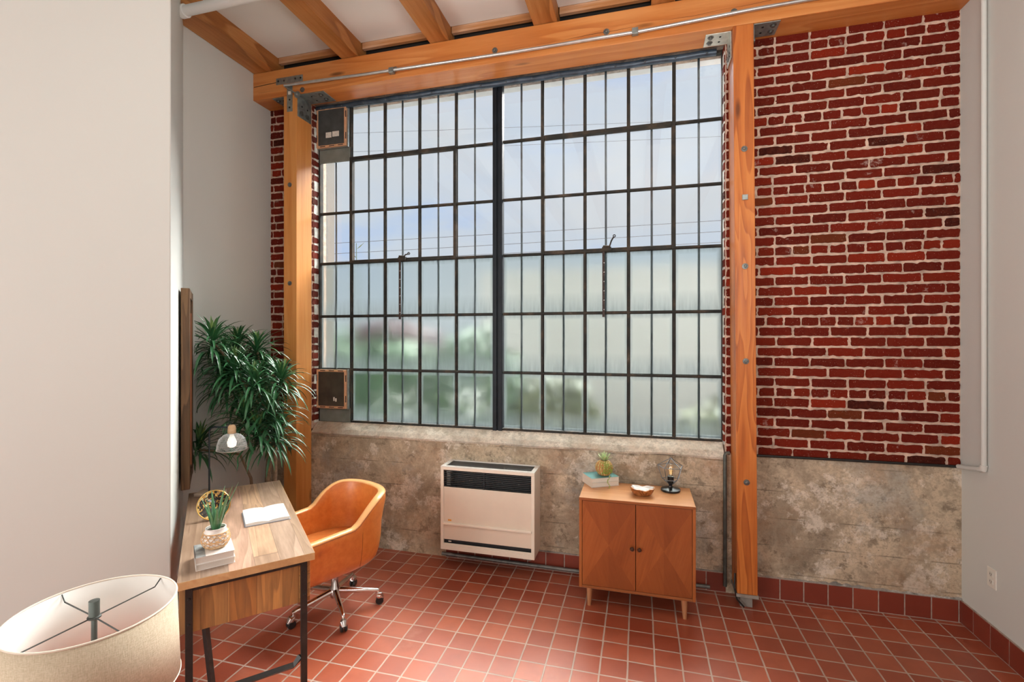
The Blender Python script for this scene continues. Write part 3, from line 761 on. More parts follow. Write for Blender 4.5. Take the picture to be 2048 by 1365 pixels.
# ================================================================== FURNITURE
def plank_mat(name, grain, across, width, cols, rough=.5, seed=0, lens=.9):
    """boards of different tone laid side by side; grain / across are local axis indices"""
    m, nt = mat(name); s = N(nt); v = s.coord(loc=(seed, seed*.7, seed*.3)); sep = s.n('ShaderNodeSeparateXYZ', {'Vector': v})
    a = s.math('DIVIDE', sep.outputs[across], width); ia = s.math('FLOOR', a)
    r0 = s.n('ShaderNodeTexWhiteNoise', {'W': ia}, noise_dimensions='1D').outputs['Value']
    b = s.math('ADD', s.math('DIVIDE', sep.outputs[grain], lens), s.math('MULTIPLY', r0, 7.3)); ib = s.math('FLOOR', b)
    cell = s.n('ShaderNodeCombineXYZ', {'X': ia, 'Y': ib}).outputs[0]
    rc = s.n('ShaderNodeTexWhiteNoise', {'Vector': cell}, noise_dimensions='3D').outputs['Value']
    c = s.ramp(rc, [(i/(len(cols)-1), q) for i, q in enumerate(cols)])
    sc = [1, 1, 1]; sc[grain] = .08
    off = s.n('ShaderNodeVectorMath', {0: v, 1: s.n('ShaderNodeCombineXYZ', {'X': s.math('MULTIPLY', rc, 3.0), 'Y': s.math('MULTIPLY', rc, 5.0), 'Z': rc}).outputs[0]}).outputs[0]
    mp = s.n('ShaderNodeMapping', {'Vector': off, 'Scale': sc}).outputs[0]
    g = s.noise(mp, 70, 4, .6); w = s.ramp(s.math('FRACT', s.math('MULTIPLY', s.noise(mp, 5, 2, .5, .5), 11)), [(0, .1), (.7, .7), (.95, 1.0), (1, .1)])
    f = s.math('ADD', s.math('MULTIPLY', g, .6), s.math('MULTIPLY', w, .3))
    c = s.mix(s.ramp(f, [(.28, 0.0), (.75, .72)]), c, (.13, .068, .036))
    blot = s.noise(s.coord(scale=tuple(.5 if k == grain else 1.5 for k in range(3))), 3, 4)
    c = s.mix(s.ramp(blot, [(.54, 0.0), (.68, .55)]), c, (.17, .10, .06))
    seam = s.math('ABSOLUTE', s.math('SUBTRACT', s.math('FRACT', a), .5)); sm = s.ramp(seam, [(.485, 0.0), (.497, 1.0)])
    seb = s.math('ABSOLUTE', s.math('SUBTRACT', s.math('FRACT', b), .5)); sm = s.math('MAXIMUM', sm, s.ramp(seb, [(.4965, 0.0), (.499, .8)]))
    c = s.mix(s.math('MULTIPLY', sm, .65), c, (.09, .05, .03))
    s.out(c, rough, 0, s.math('SUBTRACT', f, sm), .2, .003, .4); return m
TOPC = [(.34, .205, .125), (.52, .325, .205), (.42, .30, .225), (.25, .175, .130), (.58, .375, .23), (.50, .31, .235)]
BOXC = [(.36, .15, .045), (.56, .27, .08), (.20, .10, .04), (.66, .35, .115), (.40, .16, .042)]
DC = Vector((-2.373, 2.4095))+Vector((-.736, .677))*.010; UF = Vector((-.736, .677)); VW = Vector((-.677, -.736)); DANG = math.atan2(.677, -.736)
desk = root_at('desk', (DC.x, DC.y, 0), DANG)
HL, HW = .742, .294
box_obj('desktop', -HL, HL, -HW, HW, .722, .760, plank_mat('reclaimed_plank_top', 0, 1, .112, TOPC, .40, 0.03, 3.1), desk, .0015)
EDG = wood('tan_edge_band', ((.62, .40, .20), (.54, .32, .145), (.42, .23, .10)), 'x', 6, 60, .45, knots=False)
box_obj('edge_band', -HL-.0015, -HL, -HW, HW, .7225, .7590, EDG, desk, 0); box_obj('edge_band', -HL, HL, -HW-.0015, -HW, .7225, .7590, EDG, desk, 0)
lx0, lx1, ly = -HL+.045, HL-.045, HW-.045
for sx in (-1, 1):
    x = (lx0 if sx < 0 else lx1)
    for sy in (-1, 1):
        box_obj('leg', x-.015, x+.015, sy*ly-.015, sy*ly+.015, 0, .722, BLACKSTEEL, desk, .0015)
    box_obj('top_rail', x-.014, x+.014, -ly+.015, ly-.015, .695, .722, BLACKSTEEL, desk, .0015)
    bm = NB(); tube(bm, [(x, -ly+.015, .215), (x, -ly+.05, .180), (x, ly-.05, .180), (x, ly-.015, .215)], .017, 4); obj('foot_rail', bm, BLACKSTEEL, desk)
    for zz in (.66, .54):
        if sx < 0:
            for sy in (-1, 1):
                bm = NB(); lathe(bm, [(.0001, 0), (.0065, 0), (.005, .004), (.0001, .005)], (x-.015, sy*ly, zz), 10, Matrix.Rotation(R(-90), 4, 'Y')); obj('screw', bm, BLACKSTEEL, desk)
bm = NB(); tube(bm, [(lx0+.10, ly-.06, .50), (lx0+.16, ly-.10, .02)], .016, 4); obj('brace', bm, BLACKSTEEL, desk)
box_obj('stretcher', lx0, lx1, ly-.01, ly+.005, .69, .722, BLACKSTEEL, desk)
PB = plank_mat('reclaimed_box_planks', 2, 1, .118, BOXC, .5, .047, 3)
PB2 = plank_mat('reclaimed_front_planks', 0, 2, .12, BOXC, .5, .31, 3)
box_obj('drawer_box', lx0+.02, lx0+.46, -ly+.02, HW-.005, .485, .721, PB, desk, .002)
dr = box_obj('drawer', lx0+.018, lx0+.462, -ly-.034, -ly+.0195, .485, .719, PB2, desk, .002)
bm = NB(); tube(bm, [(lx0+.20, -ly-.034, .61), (lx0+.20, -ly-.058, .61), (lx0+.28, -ly-.058, .61), (lx0+.28, -ly-.034, .61)], .005, 8); obj('handle', bm, BLACKSTEEL, dr)
tag(desk, 'reclaimed wood writing desk with black steel legs against the left wall', 'desk')
def onDesk(x, y):  # world xy of local desk xy
    p = DC+UF*x+VW*y; return p

# ---- mirror / wall board
mp_ = P2+UD*.51+WD*.012
mir = root_at('wall_mirror', (mp_.x, mp_.y, .83), math.atan2(-UD.y, -UD.x)+R(0))
# local x runs away from the camera along the wall, local y points into the wall
RUST = wood('rustic_dark_board', ((.20, .11, .05), (.12, .062, .028), (.045, .024, .012)), 'z', 11, 60, .6, contrast=1.5, seed=8)
Wm = .50
box_obj('side_board', 0, .06, -.052, 0, 0, 1.39, RUST, mir, .004); box_obj('side_board', Wm-.06, Wm, -.052, 0, 0, 1.39, RUST, mir, .004)
box_obj('top_board', .06, Wm-.06, -.050, 0, 1.33, 1.39, RUST, mir, .003); box_obj('bottom_board', .06, Wm-.06, -.050, 0, 0, .06, RUST, mir, .003)
box_obj('mirror_glass', .06, Wm-.06, -.022, -.012, .06, 1.33, simple('mirror_silver', (.85, .87, .87), .02, 1), mir, 0)
box_obj('thin_trim', .055, .066, -.060, -.046, .16, 1.22, wood('mirror_trim', ((.32, .12, .05), (.24, .08, .03), (.14, .04, .02)), 'z', 9, 50, .5), mir, .001)
tag(mir, 'rustic dark wood framed mirror on the left wall, above the desk', 'mirror')

# ---- office chair
LEA = None
def m_leather():
    m, nt = mat('tan_orange_leather'); s = N(nt); v = s.coord()
    n = s.noise(v, 24, 4, .6); n2 = s.noise(v, 4, 3)
    c = s.mix(s.ramp(n, [(.35, 0.0), (.65, 1.0)]), (.60, .17, .028), (.70, .23, .045))
    c = s.mix(s.math('MULTIPLY', n2, .35), c, (.50, .12, .02))
    vo = s.n('ShaderNodeTexVoronoi', {'Vector': v, 'Scale': 260.0}).outputs['Distance']
    s.out(c, .40, 0, vo, .10, .002, .5, Coat_Weight=.15, Coat_Roughness=.35); return m
LEA = m_leather(); LEAT = simple('tan_trim_window_sheen', (.82, .42, .17), .22, 0, .06, 10)  # tan trim made paler than the leather: window sheen put into its colour
chair = root_at('office_chair', (-2.04, 2.87, 0), R(-25))
def upath(t):  # t 0..1 from right arm front, round the back, to left arm front (outer outline)
    a, b, yb, yf = .312, .30, -.04, -.335   # half width, back depth, start of curve, arm front
    ls = yb-yf; la = 1.05; tot = 2*ls+la; q = t*tot
    if q < ls: return Vector((a-.012*(1-q/ls), yf+q)), Vector((1, 0))
    if q > ls+la: k = (q-ls-la); return Vector((-a+.012*(k/ls), yb-k)), Vector((-1, 0))
    th = (q-ls)/la*math.pi; c_, s_ = math.cos(th), math.sin(th); ex = 2/2.5
    x = a*math.copysign(abs(c_)**ex, c_); y = yb+(.33)*abs(s_)**ex
    nx, ny = math.copysign(abs(c_)**(2-ex), c_)/a, abs(s_)**(2-ex)/.33
    n_ = Vector((nx, ny)).normalized(); return Vector((x, y)), n_
def htop(p):
    k = max(0, min(1, (p.y+.02)/.25)); k = math.sin(k*math.pi/2); return .640+.158*k-(.018*max(0, -.03-p.y)/.3)
bm = NB(); prev = None; NT = 72; rings = []
for i in range(NT+1):
    p, n_ = upath(i/NT); h = htop(p); th = .052-(.006 if p.y > .1 else 0)
    lean = .03*max(0, (p.y)/.29)
    prof = []
    for z_, off in ((.345, -.075), (.352, -.052), (.372, -.032), (.42, -.016), (.50, -.004), (.60 if h > .7 else .57, 0), (h-.055, .002+lean), (h-.007, .002+lean), (h, -.003+lean), (h+.001, -.028+lean), (h, -th+.003+lean), (h-.007, -th+lean), (h-.07, -th-.004+lean*.6), (.52, -th-.010), (.44, -th-.018), (.40, -th-.03)):
        q = p+n_*off; prof.append(bm.verts.new((q.x, q.y, z_)))
    rings.append(prof)
for a, b in zip(rings, rings[1:]):
    for k in range(len(a)): bm.faces.new([a[k], a[(k+1) % len(a)], b[(k+1) % len(a)], b[k]])
bm.faces.new(rings[0]); bm.faces.new(rings[-1][::-1])
obj('tub_shell', bm, LEA, chair, smooth=True, ang=1.2)
for off, dz in ((.001, -.010), (-.049, -.012)):
    bm = NB(); pts = []
    for i in range(1, NT):
        p, n_ = upath(i/NT); h = htop(p); lean = .03*max(0, (p.y)/.29); q = p+n_*(off+lean+(.005 if off < 0 and p.y > .1 else 0)); pts.append((q.x, q.y, h+dz))
    tube(bm, pts, .0028, 6); obj('piping', bm, simple('dark_seam_thread', (.28, .09, .02), .6) if off > 0 else LEAT, chair, smooth=True)
bm = NB(); pts = []
top = []
for i in range(NT+1):
    p, n_ = upath(i/NT); h = htop(p); lean = .03*max(0, (p.y)/.29)
    top.append([bm.verts.new((*(p+n_*(o_+lean)), h+z_)) for o_, z_ in ((.0015, -.004), (-.002, .0028), (-.025, .004), (-.046, .0028), (-.050, -.004))])
for a, b in zip(top, top[1:]):
    for k in range(4): bm.faces.new([a[k], a[k+1], b[k+1], b[k]])
obj('top_welt', bm, LEAT, chair, smooth=True, ang=1.5)
# vertical seams on the outside
for t_ in (.205, .795):
    p, n_ = upath(t_); h = htop(p); bm = NB()
    tube(bm, [(*(p+n_*o_), z_) for o_, z_ in ((-.030, .372), (-.0155, .42), (-.0035, .50), (.0008, .58), (.002, h-.03))], .0016, 6); obj('seam', bm, simple('seam_shadow_thread', (.20, .06, .015), .7), chair)
def outline(inset, z0, z1, round_=.0):
    bm = NB(); pts = []
    for i in range(0, NT+1, 2):
        p, n_ = upath(i/NT); q = p-n_*inset; pts.append((q.x, max(q.y, -.325)))
    prism(bm, pts, z0, z1); return bm
obj('seat_base', outline(.070, .335, .43), LEA, chair, bevel=.012, smooth=True)
bm = outline(.075, .425, .475)
obj('seat_cushion', bm, LEA, chair, bevel=.018, seg=4, smooth=True)
bm = NB(); lathe(bm, [(.0001, .085), (.03, .085), (.036, .10), (.036, .145), (.024, .165), (.022, .34), (.0001, .34)], (0, 0, 0), 24); obj('gas_column', bm, CHROME, chair, smooth=True)
bm = NB(); bx(bm, -.09, .09, -.10, .10, .325, .34); obj('mounting_plate', bm, BLACKSTEEL, chair, bevel=.003)
WHEEL = simple('black_rubber_wheel', (.015, .013, .013), .4)
for k in range(5):
    a = R(-19.5+72*k); d = Vector((math.cos(a), math.sin(a), 0)); s_ = Vector((-d.y, d.x, 0))
    bm = NB(); tube(bm, [d*.02+Vector((0, 0, .128)), d*.12+Vector((0, 0, .116)), d*.285+Vector((0, 0, .096)), d*.295+Vector((0, 0, .094))], [.021, .019, .014, .009], 10); lg = obj('base_leg', bm, CHROME, chair, smooth=True)
    bm = NB(); tube(bm, [d*.283+Vector((0, 0, .098)), d*.283+Vector((0, 0, .055))], .008, 10)
    tube(bm, [d*.283+Vector((0, 0, .062)), d*.30+Vector((0, 0, .058)), d*.318+Vector((0, 0, .036))], [.018, .026, .016], 12)
    obj('caster_fork', bm, CHROME, lg, smooth=True)
    Mr = Matrix.Rotation(a, 4, 'Z') @ Matrix.Rotation(R(90), 4, 'X')
    for sgn in (-1, 1):
        bm = NB(); lathe(bm, [(.0001, -.008), (.022, -.008), (.0265, -.004), (.0265, .004), (.022, .008), (.0001, .008)], d*.300+s_*.013*sgn+Vector((0, 0, .0268)), 20, Mr); obj('wheel', bm, WHEEL, lg, smooth=True)
tag(chair, 'orange leather tub office chair on chrome five-star caster base', 'chair')

# ---- heater
hx0, hx1, hy0, hy1, hz0, hz1 = -1.553, -.777, 3.57, 3.792, .17, .84
ht = root_at('wall_heater', (hx0, hy0, hz0)); Wd, Dp, Ht = hx1-hx0, hy1-hy0, hz1-hz0
def hb(nm, a, m, **k): bm = NB(); bx(bm, *a); return obj(nm, bm, m, ht, **k)
hb('side_panel', (0.0005, .012, .012, Dp, 0.001, Ht-.0062), CREAM, bevel=.001); hb('side_panel', (Wd-.012, Wd-.0005, .012, Dp, 0.001, Ht-.0062), CREAM, bevel=.001)
bm = NB()
bx(bm, 0, Wd, -.002, .02, Ht-.028, Ht-.0062); bx(bm, 0, .026, -.002, .01, .0342, Ht-.0282); bx(bm, Wd-.026, Wd, -.002, .01, .0342, Ht-.0282); bx(bm, 0, Wd, -.002, .012, 0, .034)
obj('front_frame', bm, CREAM, ht, bevel=.002)
bm = NB(); bx(bm, 0, Wd, 0, .034, Ht-.006, Ht+.001); bx(bm, 0, Wd, Dp-.022, Dp, Ht-.006, Ht+.001); bx(bm, 0, .034, .0342, Dp-.0222, Ht-.006, Ht+.001); bx(bm, Wd-.034, Wd, .0342, Dp-.0222, Ht-.006, Ht+.001)
obj('top_frame', bm, simple('white_top_enamel', (.80, .77, .72), .35), ht, bevel=.001)
hb('top_grille', (.034, Wd-.034, .034, Dp-.022, Ht-.014, Ht-.006), DARKMET)
hb('back_pan', (.012, Wd-.012, Dp-.012, Dp, .01, Ht-.02), DARKMET)
hb('front_panel', (.026, Wd-.026, .004, .012, .218, .505), CREAMP, bevel=.002)
hb('lower_panel', (.026, Wd-.026, .004, .012, .082, .206), CREAMP, bevel=.002)
hb('lip', (.022, Wd-.022, -.012, .010, .203, .222), CREAM, bevel=.004)
hb('kick_panel', (.026, Wd-.026, .002, .010, .034, .052), CREAM, bevel=.002)
hb('slot_liner', (.026, Wd-.026, .02, .03, .03, .09), DARKMET)
for k in range(9): z_ = .512+.0148*k; hb('louvre', (.026, Wd-.026, .006, .022, z_, z_+.0055), DARKMET)
hb('grille_post', (Wd*.47, Wd*.47+.007, .004, .024, .505, Ht-.028), DARKMET)
hb('inner_baffle', (.03, Wd-.03, .09, .094, .48, Ht-.03), simple('galvanised_baffle', (.10, .11, .11), .4, .8), bevel=0)
hb('heat_exchanger', (.04, .075, .03, .09, .51, Ht-.04), simple('bare_metal_fin', (.55, .50, .44), .4, .6))
for k in range(4):
    bm = NB(); x = .235+.135*k; tube(bm, [(x, .028, .555), (x+.014, .028, .572)], .004, 6); obj('clip', bm, SILVER, ht)
bm = NB(); tube(bm, [(.055, .03, .60), (.11, .03, .638)], .004, 6); obj('wire_stay', bm, SILVER, ht)
hb('badge', (.062, .092, .0025, .0042, .232, .245), simple('orange_badge', (.75, .33, .05), .5))
hb('rating_plate', (.068, .092, -.001, .002, .066, .074), WHITEPLASTIC)
bm = NB(); tube(bm, [(.66, .10, .0), (.66, .10, -.02), (.668, .10, -.05), (.70, .12, -.055)], .005, 8); tube(bm, [(.70, .12, -.055), (.72, .13, -.055)], .013, 8); obj('gas_tail', bm, simple('grey_gas_tail', (.35, .34, .32), .5, .4), ht, smooth=True)
tag(ht, 'cream gas wall heater with black louvred top under the window', 'heater')

# ---- sideboard cabinet
cx0, cx1, cy0, cy1, cz0, cz1 = -.405, .357, 3.318, 3.722, .145, .770
cab = root_at('cabinet', (cx0, cy0, 0)); CW, CD = cx1-cx0, cy1-cy0
WAL = ((.40, .125, .034), (.33, .093, .022), (.22, .055, .012))
WALZ = wood('walnut_veneer', WAL, 'z', 6, 70, .34, knots=False); WALX = wood('walnut_top_veneer', ((.52, .24, .10), (.46, .19, .07), (.36, .13, .045)), 'x', 6, 60, .30, knots=False, contrast=.6)
WALE = wood('walnut_edge', ((.34, .11, .035), (.27, .08, .022), (.19, .05, .014)), 'x', 6, 60, .35, knots=False)
def cb(nm, a, m, par=None, bevel=.002): bm = NB(); bx(bm, *a); return obj(nm, bm, m, par or cab, bevel=bevel)
cb('top_panel', (0, CW, 0, CD, cz1-.018, cz1), [WALX], bevel=.0015)
cb('front_edge', (0, CW, -.0015, .004, cz1-.018, cz1-.0015), WALE, bevel=0)
cb('side_panel', (0, .020, 0, CD, cz0, cz1-.018), WALZ); cb('side_panel', (CW-.020, CW, 0, CD, cz0, cz1-.018), WALZ)
cb('bottom_panel', (.020, CW-.020, 0, CD, cz0, cz0+.018), WALE); cb('back_panel', (.020, CW-.020, CD-.01, CD, cz0+.018, cz1-.018), WALZ, bevel=0)
def m_chevron():
    m, nt = mat('diamond_matched_veneer'); s = N(nt); v = s.coord(); sep = s.n('ShaderNodeSeparateXYZ', {'Vector': v})
    P = .1805
    fx = s.math('FRACT', s.math('DIVIDE', s.math('SUBTRACT', sep.outputs[0], .0205), P*2)); side = s.math('GREATER_THAN', fx, .5)
    tri = s.math('MULTIPLY', s.math('ABSOLUTE', s.math('SUBTRACT', fx, .5)), 2)
    z = s.math('DIVIDE', s.math('SUBTRACT', sep.outputs[2], cz0+.02), .29); fz = s.math('ABSOLUTE', s.math('SUBTRACT', s.math('FRACT', s.math('MULTIPLY', z, .5)), .5)); fz = s.math('MULTIPLY', fz, 2)
    ins = s.math('GREATER_THAN', fz, tri)
    dz = s.math('MULTIPLY', s.math('SUBTRACT', s.math('MULTIPLY', ins, 2.0), 1.0), .28)
    vv = s.n('ShaderNodeCombineXYZ', {'X': s.math('ADD', sep.outputs[0], s.math('MULTIPLY', sep.outputs[2], dz)), 'Y': ins, 'Z': s.math('MULTIPLY', sep.outputs[2], .08)}).outputs[0]
    g = s.noise(vv, 55, 4, .6); g2 = s.noise(vv, 9, 2)
    c = s.ramp(s.math('ADD', s.math('MULTIPLY', g, .5), s.math('MULTIPLY', g2, .5)), [(.3, (.40, .118, .030)), (.52, (.32, .086, .020)), (.75, (.21, .050, .011))])
    c = s.mix(s.math('MULTIPLY', s.math('ADD', s.math('MULTIPLY', ins, .6), s.math('MULTIPLY', side, .4)), .62), c, (.20, .046, .011))
    s.out(c, .33, 0, g, .05, .002, .45); return m
CHEV = m_chevron()
for k in range(2):
    a, b = (.0225, CW/2-.002) if k == 0 else (CW/2+.002, CW-.0225)
    d = cb('door', (a, b, .001, .019, cz0+.0205, cz1-.021), CHEV, bevel=.0012)
    kx = CW/2+(-.024 if k == 0 else .024)
    bm = NB(); lathe(bm, [(.0001, 0), (.006, 0), (.006, .010), (.013, .016), (.0145, .022), (.011, .028), (.0001, .030)], (kx, .002, .455), 20, Matrix.Rotation(R(90), 4, 'X')); obj('knob', bm, simple('dark_bronze_knob', (.07, .035, .022), .35, .5), d, smooth=True)
cb('door_gap_shadow_board', (.02, CW-.02, .021, .028, cz0+.018, cz1-.018), simple('door_gap_shade_black', (.02, .012, .008), .9), bevel=0)  # near-black sheet added so the slits around the doors read as shade
LEGW = wood('pale_beech_leg', ((.50, .24, .12), (.44, .19, .085), (.34, .13, .055)), 'z', 8, 50, .4, knots=False)
for x in (.068, CW-.068):
    for y in (.055, CD-.055):
        bm = NB(); lathe(bm, [(.0125, 0), (.023, cz0)], (x, y, 0), 16)
        for v in bm.verts:
            if v.co.z < .01: v.co.x += (.004 if x > .3 else -.004)
        obj('leg', bm, LEGW, cab, smooth=True)
tag(cab, 'walnut two-door cabinet with tapered legs, right of the heater', 'cabinet')

# ---- books helper
def book(name, c, ang, w, d, h, cover, label, cat='book', pages=(.80, .74, .66), group=None, spine_side=-1, side_mat=None):
    r_ = root_at(name, c, ang)
    bm = NB(); bx(bm, -w/2+.001, w/2-.003, -d/2+.003, d/2-.003, .0025, h-.0025); obj('pages', bm, m_pages(pages), r_)
    bm = NB(); bx(bm, -w/2-.001, w/2, -d/2, d/2, 0, .0025); bx(bm, -w/2-.001, w/2, -d/2, d/2, h-.0025, h); bx(bm, -w/2-.0015, -w/2+.001, -d/2, d/2, 0, h)
    if spine_side > 0:
        for v in bm.verts: v.co.x = -v.co.x
    co = obj('cover', bm, [cover, side_mat or cover], r_)
    for pl_ in co.data.polygons:
        if abs(pl_.normal.z) < .5: pl_.material_index = 1
    tag(r_, label, cat, group); return r_
PG = {}
def m_pages(col):
    if col not in PG:
        m, nt = mat('book_pages'); s = N(nt); v = s.coord(scale=(.2, .2, 1)); n = s.noise(v, 700, 2)
        s.out(s.mix(n, tuple(x*.85 for x in col), col), .8); PG[col] = m
    return PG[col]
bc = Vector((-.305, 3.665)); ba = R(30.2)
TEAL = simple('teal_book_cover', (.16, .40, .40), .4, 0, .1, 20); DKCOV = simple('grey_book_cover', (.12, .13, .14), .5); CRM = simple('cream_cover_edge', (.74, .66, .56), .6)
book('book', (-.2845, 3.672, .770), ba, .222, .170, .033, DKCOV, 'cream paged book at the bottom of the stack on the cabinet', side_mat=CRM)
book('book', (-.2845, 3.672, .8035), ba, .222, .170, .033, TEAL, 'teal covered book on top of the stack on the cabinet', side_mat=CRM)

# ---- round succulent ball pot
def petals(bm, lay, n, rfun, sz, colf):
    for i in range(n):
        u_ = random.random()*2*math.pi; z_ = random.uniform(-.92, .93); d = Vector((math.sqrt(1-z_*z_)*math.cos(u_), math.sqrt(1-z_*z_)*math.sin(u_), z_))
        p = rfun(d); s0 = sz*random.uniform(.7, 1.3)
        q = d.to_track_quat('Z', 'Y').to_matrix().to_4x4()
        bmesh.ops.create_icosphere(bm, subdivisions=1, radius=s0, matrix=Matrix.Translation(p) @ q @ Matrix.Diagonal((1, 1, .6, 1)))
sp = root_at('succulent_ball', (-.258, 3.655, .8365))
bm = NB(); lathe(bm, [(.0001, 0), (.025, .001), (.048, .016), (.063, .042), (.066, .062), (.060, .088), (.045, .108), (.026, .116), (.024, .105), (.0001, .10)], (0, 0, 0), 36)
for v in bm.verts:
    a = math.atan2(v.co.y, v.co.x); k = 1+.03*math.cos(a*12); v.co.x *= k; v.co.y *= k
def m_ball():
    m, nt = mat('terracotta_green_ribs'); s = N(nt); v = s.coord(); sep = s.n('ShaderNodeSeparateXYZ', {'Vector': v})
    an = s.math('ARCTAN2', sep.outputs[1], sep.outputs[0]); st = s.math('SINE', s.math('MULTIPLY', an, 16.0))
    n = s.noise(v, 90, 4, .7); f = s.math('ADD', s.math('MULTIPLY', st, .25), n)
    c = s.ramp(f, [(.35, (.50, .24, .08)), (.55, (.42, .11, .04)), (.68, (.62, .50, .16)), (.8, (.55, .62, .30))])
    s.out(c, .6, 0, n, .8, .004); return m
obj('pot', bm, m_ball(), sp, smooth=True)
SUCG = leaf_mat('succulent_pearls', (.20, .30, .04), (.52, .55, .14)); SUCB = leaf_mat('pale_aloe_leaf', (.16, .32, .10), (.66, .78, .46))
def leafstrip(bm, lay, base, d, up, L, w, droop, c0, c1, seg=6, fold=.25, tw=0):
    """one strap leaf: a folded tapering strip that arches"""
    d = d.normalized(); side = d.cross(up).normalized() if d.cross(up).length > .01 else Vector((1, 0, 0))
    p = Vector(base); prev = None; dirv = d.copy()
    for i in range(seg+1):
        t = i/seg; ww = w*(math.sin(math.pi*min(1, t*.85+.12))**.7 if t < 1 else 0)*(1-t*.25); nrm = side.cross(dirv).normalized()
        if t >= 1: ww = w*.04
        a = p+side*ww*.5+nrm*ww*fold; b = p; c = p-side*ww*.5+nrm*ww*fold
        cur = [bm.verts.new(a), bm.verts.new(b), bm.verts.new(c)]
        if prev:
            for k in range(2):
                f = bm.faces.new([prev[k], prev[k+1], cur[k+1], cur[k]]); f.smooth = True
                for l in f.loops:
                    q = c0+(c1-c0)*t; l[lay] = (q, q, q, 1)
        prev = cur; p = p+dirv*(L/seg); dirv = (dirv+Vector((0, 0, -1))*droop/seg*(1+t)).normalized()
bm = NB(); ly4 = bm.loops.layers.color.new('Col')
for i in range(22):
    a = i*2.4; el = R(35+50*(i/22)); d = Vector((math.cos(a)*math.cos(el), math.sin(a)*math.cos(el), math.sin(el)))
    leafstrip(bm, ly4, (math.cos(a)*.008, math.sin(a)*.008, .108), d, Vector((0, 0, 1)), .066+.016*random.random(), .016, .1, .3+.5*random.random(), 1.0, 4, .3)
obj('leaf_rosette', bm, SUCB, sp, recalc=False)
bm = NB(); lay5 = bm.loops.layers.color.new('Col')
for i in range(230):
    u_ = random.gauss(-1.15, .42); z_ = random.uniform(.2, 1.0); zz = .005+.108*z_; rr = math.sqrt(max(0, 1-((zz-.058)/.062)**2))*.067+.002
    s0 = .0034*random.uniform(.7, 1.3); bmesh.ops.create_icosphere(bm, subdivisions=1, radius=s0, matrix=Matrix.Translation((rr*math.cos(u_), rr*math.sin(u_), zz)))
for f in bm.faces:
    f.smooth = True
    t = random.random()
    for l in f.loops: l[lay5] = (t, t, t, 1)
ob = obj('pearl_foliage', bm, SUCG, sp, recalc=False); ob['kind'] = 'stuff'
bm = NB(); lay5 = bm.loops.layers.color.new('Col')
for i in range(46):
    t = i/45; y = -.062-.028*min(1, t*1.6); z = .02-.083*max(0, t*1.15-.15)
    bmesh.ops.create_icosphere(bm, subdivisions=1, radius=.0028*random.uniform(.6, 1.3), matrix=Matrix.Translation((.040+.008*math.sin(t*9)+random.gauss(0, .002), y-.008, max(z, -.0655+.003))))
for f in bm.faces:
    t = .5+.5*random.random()
    for l in f.loops: l[lay5] = (t, t, t, 1)
ob = obj('trailing_strand', bm, SUCG, sp, recalc=False); ob['kind'] = 'stuff'
tag(sp, 'round ribbed pot overgrown with green succulent, on the teal book', 'plant')

# ---- root wood bowl
bw = root_at('wood_bowl', (.015, 3.475, .770), R(-8))
bm = NB(); nseg = 40; rings = []
def brim(a, k): return (1+.09*math.sin(3*a+.6)+.06*math.sin(5*a+2)+.03*math.sin(11*a))*k
for r0, z0, fl in ((.0, .0, 0), (.052, .0, 0), (.064, .010, 0), (.078, .032, 0), (.088, .052, 1), (.080, .055, 1), (.068, .046, 0), (.05, .040, 0), (0, .038, 0)):
    if r0 == 0: rings.append([bm.verts.new((0, 0, z0))]); continue
    rg = []
    for k in range(nseg):
        a = 2*math.pi*k/nseg; sq = 1/max(abs(math.cos(a)), abs(math.sin(a)))**.55; rr = brim(a, r0)*sq
        rg.append(bm.verts.new((rr*.92*math.cos(a), rr*.62*math.sin(a), z0+(.006*math.sin(2*a+1)+.003*math.sin(7*a) if fl else 0))))
    rings.append(rg)
for a, b in zip(rings, rings[1:]):
    for k in range(nseg):
        k2 = (k+1) % nseg
        if len(a) == 1: bm.faces.new([a[0], b[k2], b[k]])
        elif len(b) == 1: bm.faces.new([a[k], a[k2], b[0]])
        else: bm.faces.new([a[k], a[k2], b[k2], b[k]])
for f in bm.faces:
    if f.calc_center_median().z > .011 and (f.verts[0].index >= 0): pass
bm.faces.ensure_lookup_table()
for i, f in enumerate(bm.faces): f.material_index = 1 if i >= nseg*5 else 0
obj('bowl', bm, [wood('burl_root_wood', ((.50, .22, .07), (.34, .12, .035), (.10, .035, .012)), 'y', 14, 60, .4, contrast=1.8, seed=4), simple('white_bowl_glaze', (.80, .76, .72), .3, 0, .12, 25)], bw, smooth=True, ang=1.2)
tag(bw, 'rough wood root bowl with white inside on the cabinet front', 'bowl')

# ---- cage lamp
cl = root_at('cage_lamp', (.218, 3.625, .770), R(12))
BLK = simple('matt_black_metal', (.022, .024, .026), .35, .5, .15, 40)
bm = NB(); lathe(bm, [(.0001, 0), (.066, 0), (.068, .004), (.068, .014), (.062, .018), (.03, .024), (.014, .03), (.011, .04), (.0001, .042)], (0, 0, 0), 40); obj('base', bm, BLK, cl, smooth=True)
bm = NB(); lathe(bm, [(.0001, .036), (.010, .036), (.014, .045), (.021, .062), (.0225, .075), (.0225, .106), (.019, .108), (.0001, .108)], (0, 0, 0), 24); obj('socket', bm, BLK, cl, smooth=True)
bulbm, nt_ = mat('amber_clear_bulb'); s_ = N(nt_)
mx_ = s_.n('ShaderNodeMixShader', {0: .22, 1: s_.n('ShaderNodeBsdfTransparent', {'Color': (1, .92, .78, 1)}).outputs[0], 2: s_.n('ShaderNodeBsdfGlossy', {'Roughness': .05, 'Color': (1, 1, 1, 1)}).outputs[0]}); s_.n('ShaderNodeOutputMaterial', {'Surface': mx_.outputs[0]})
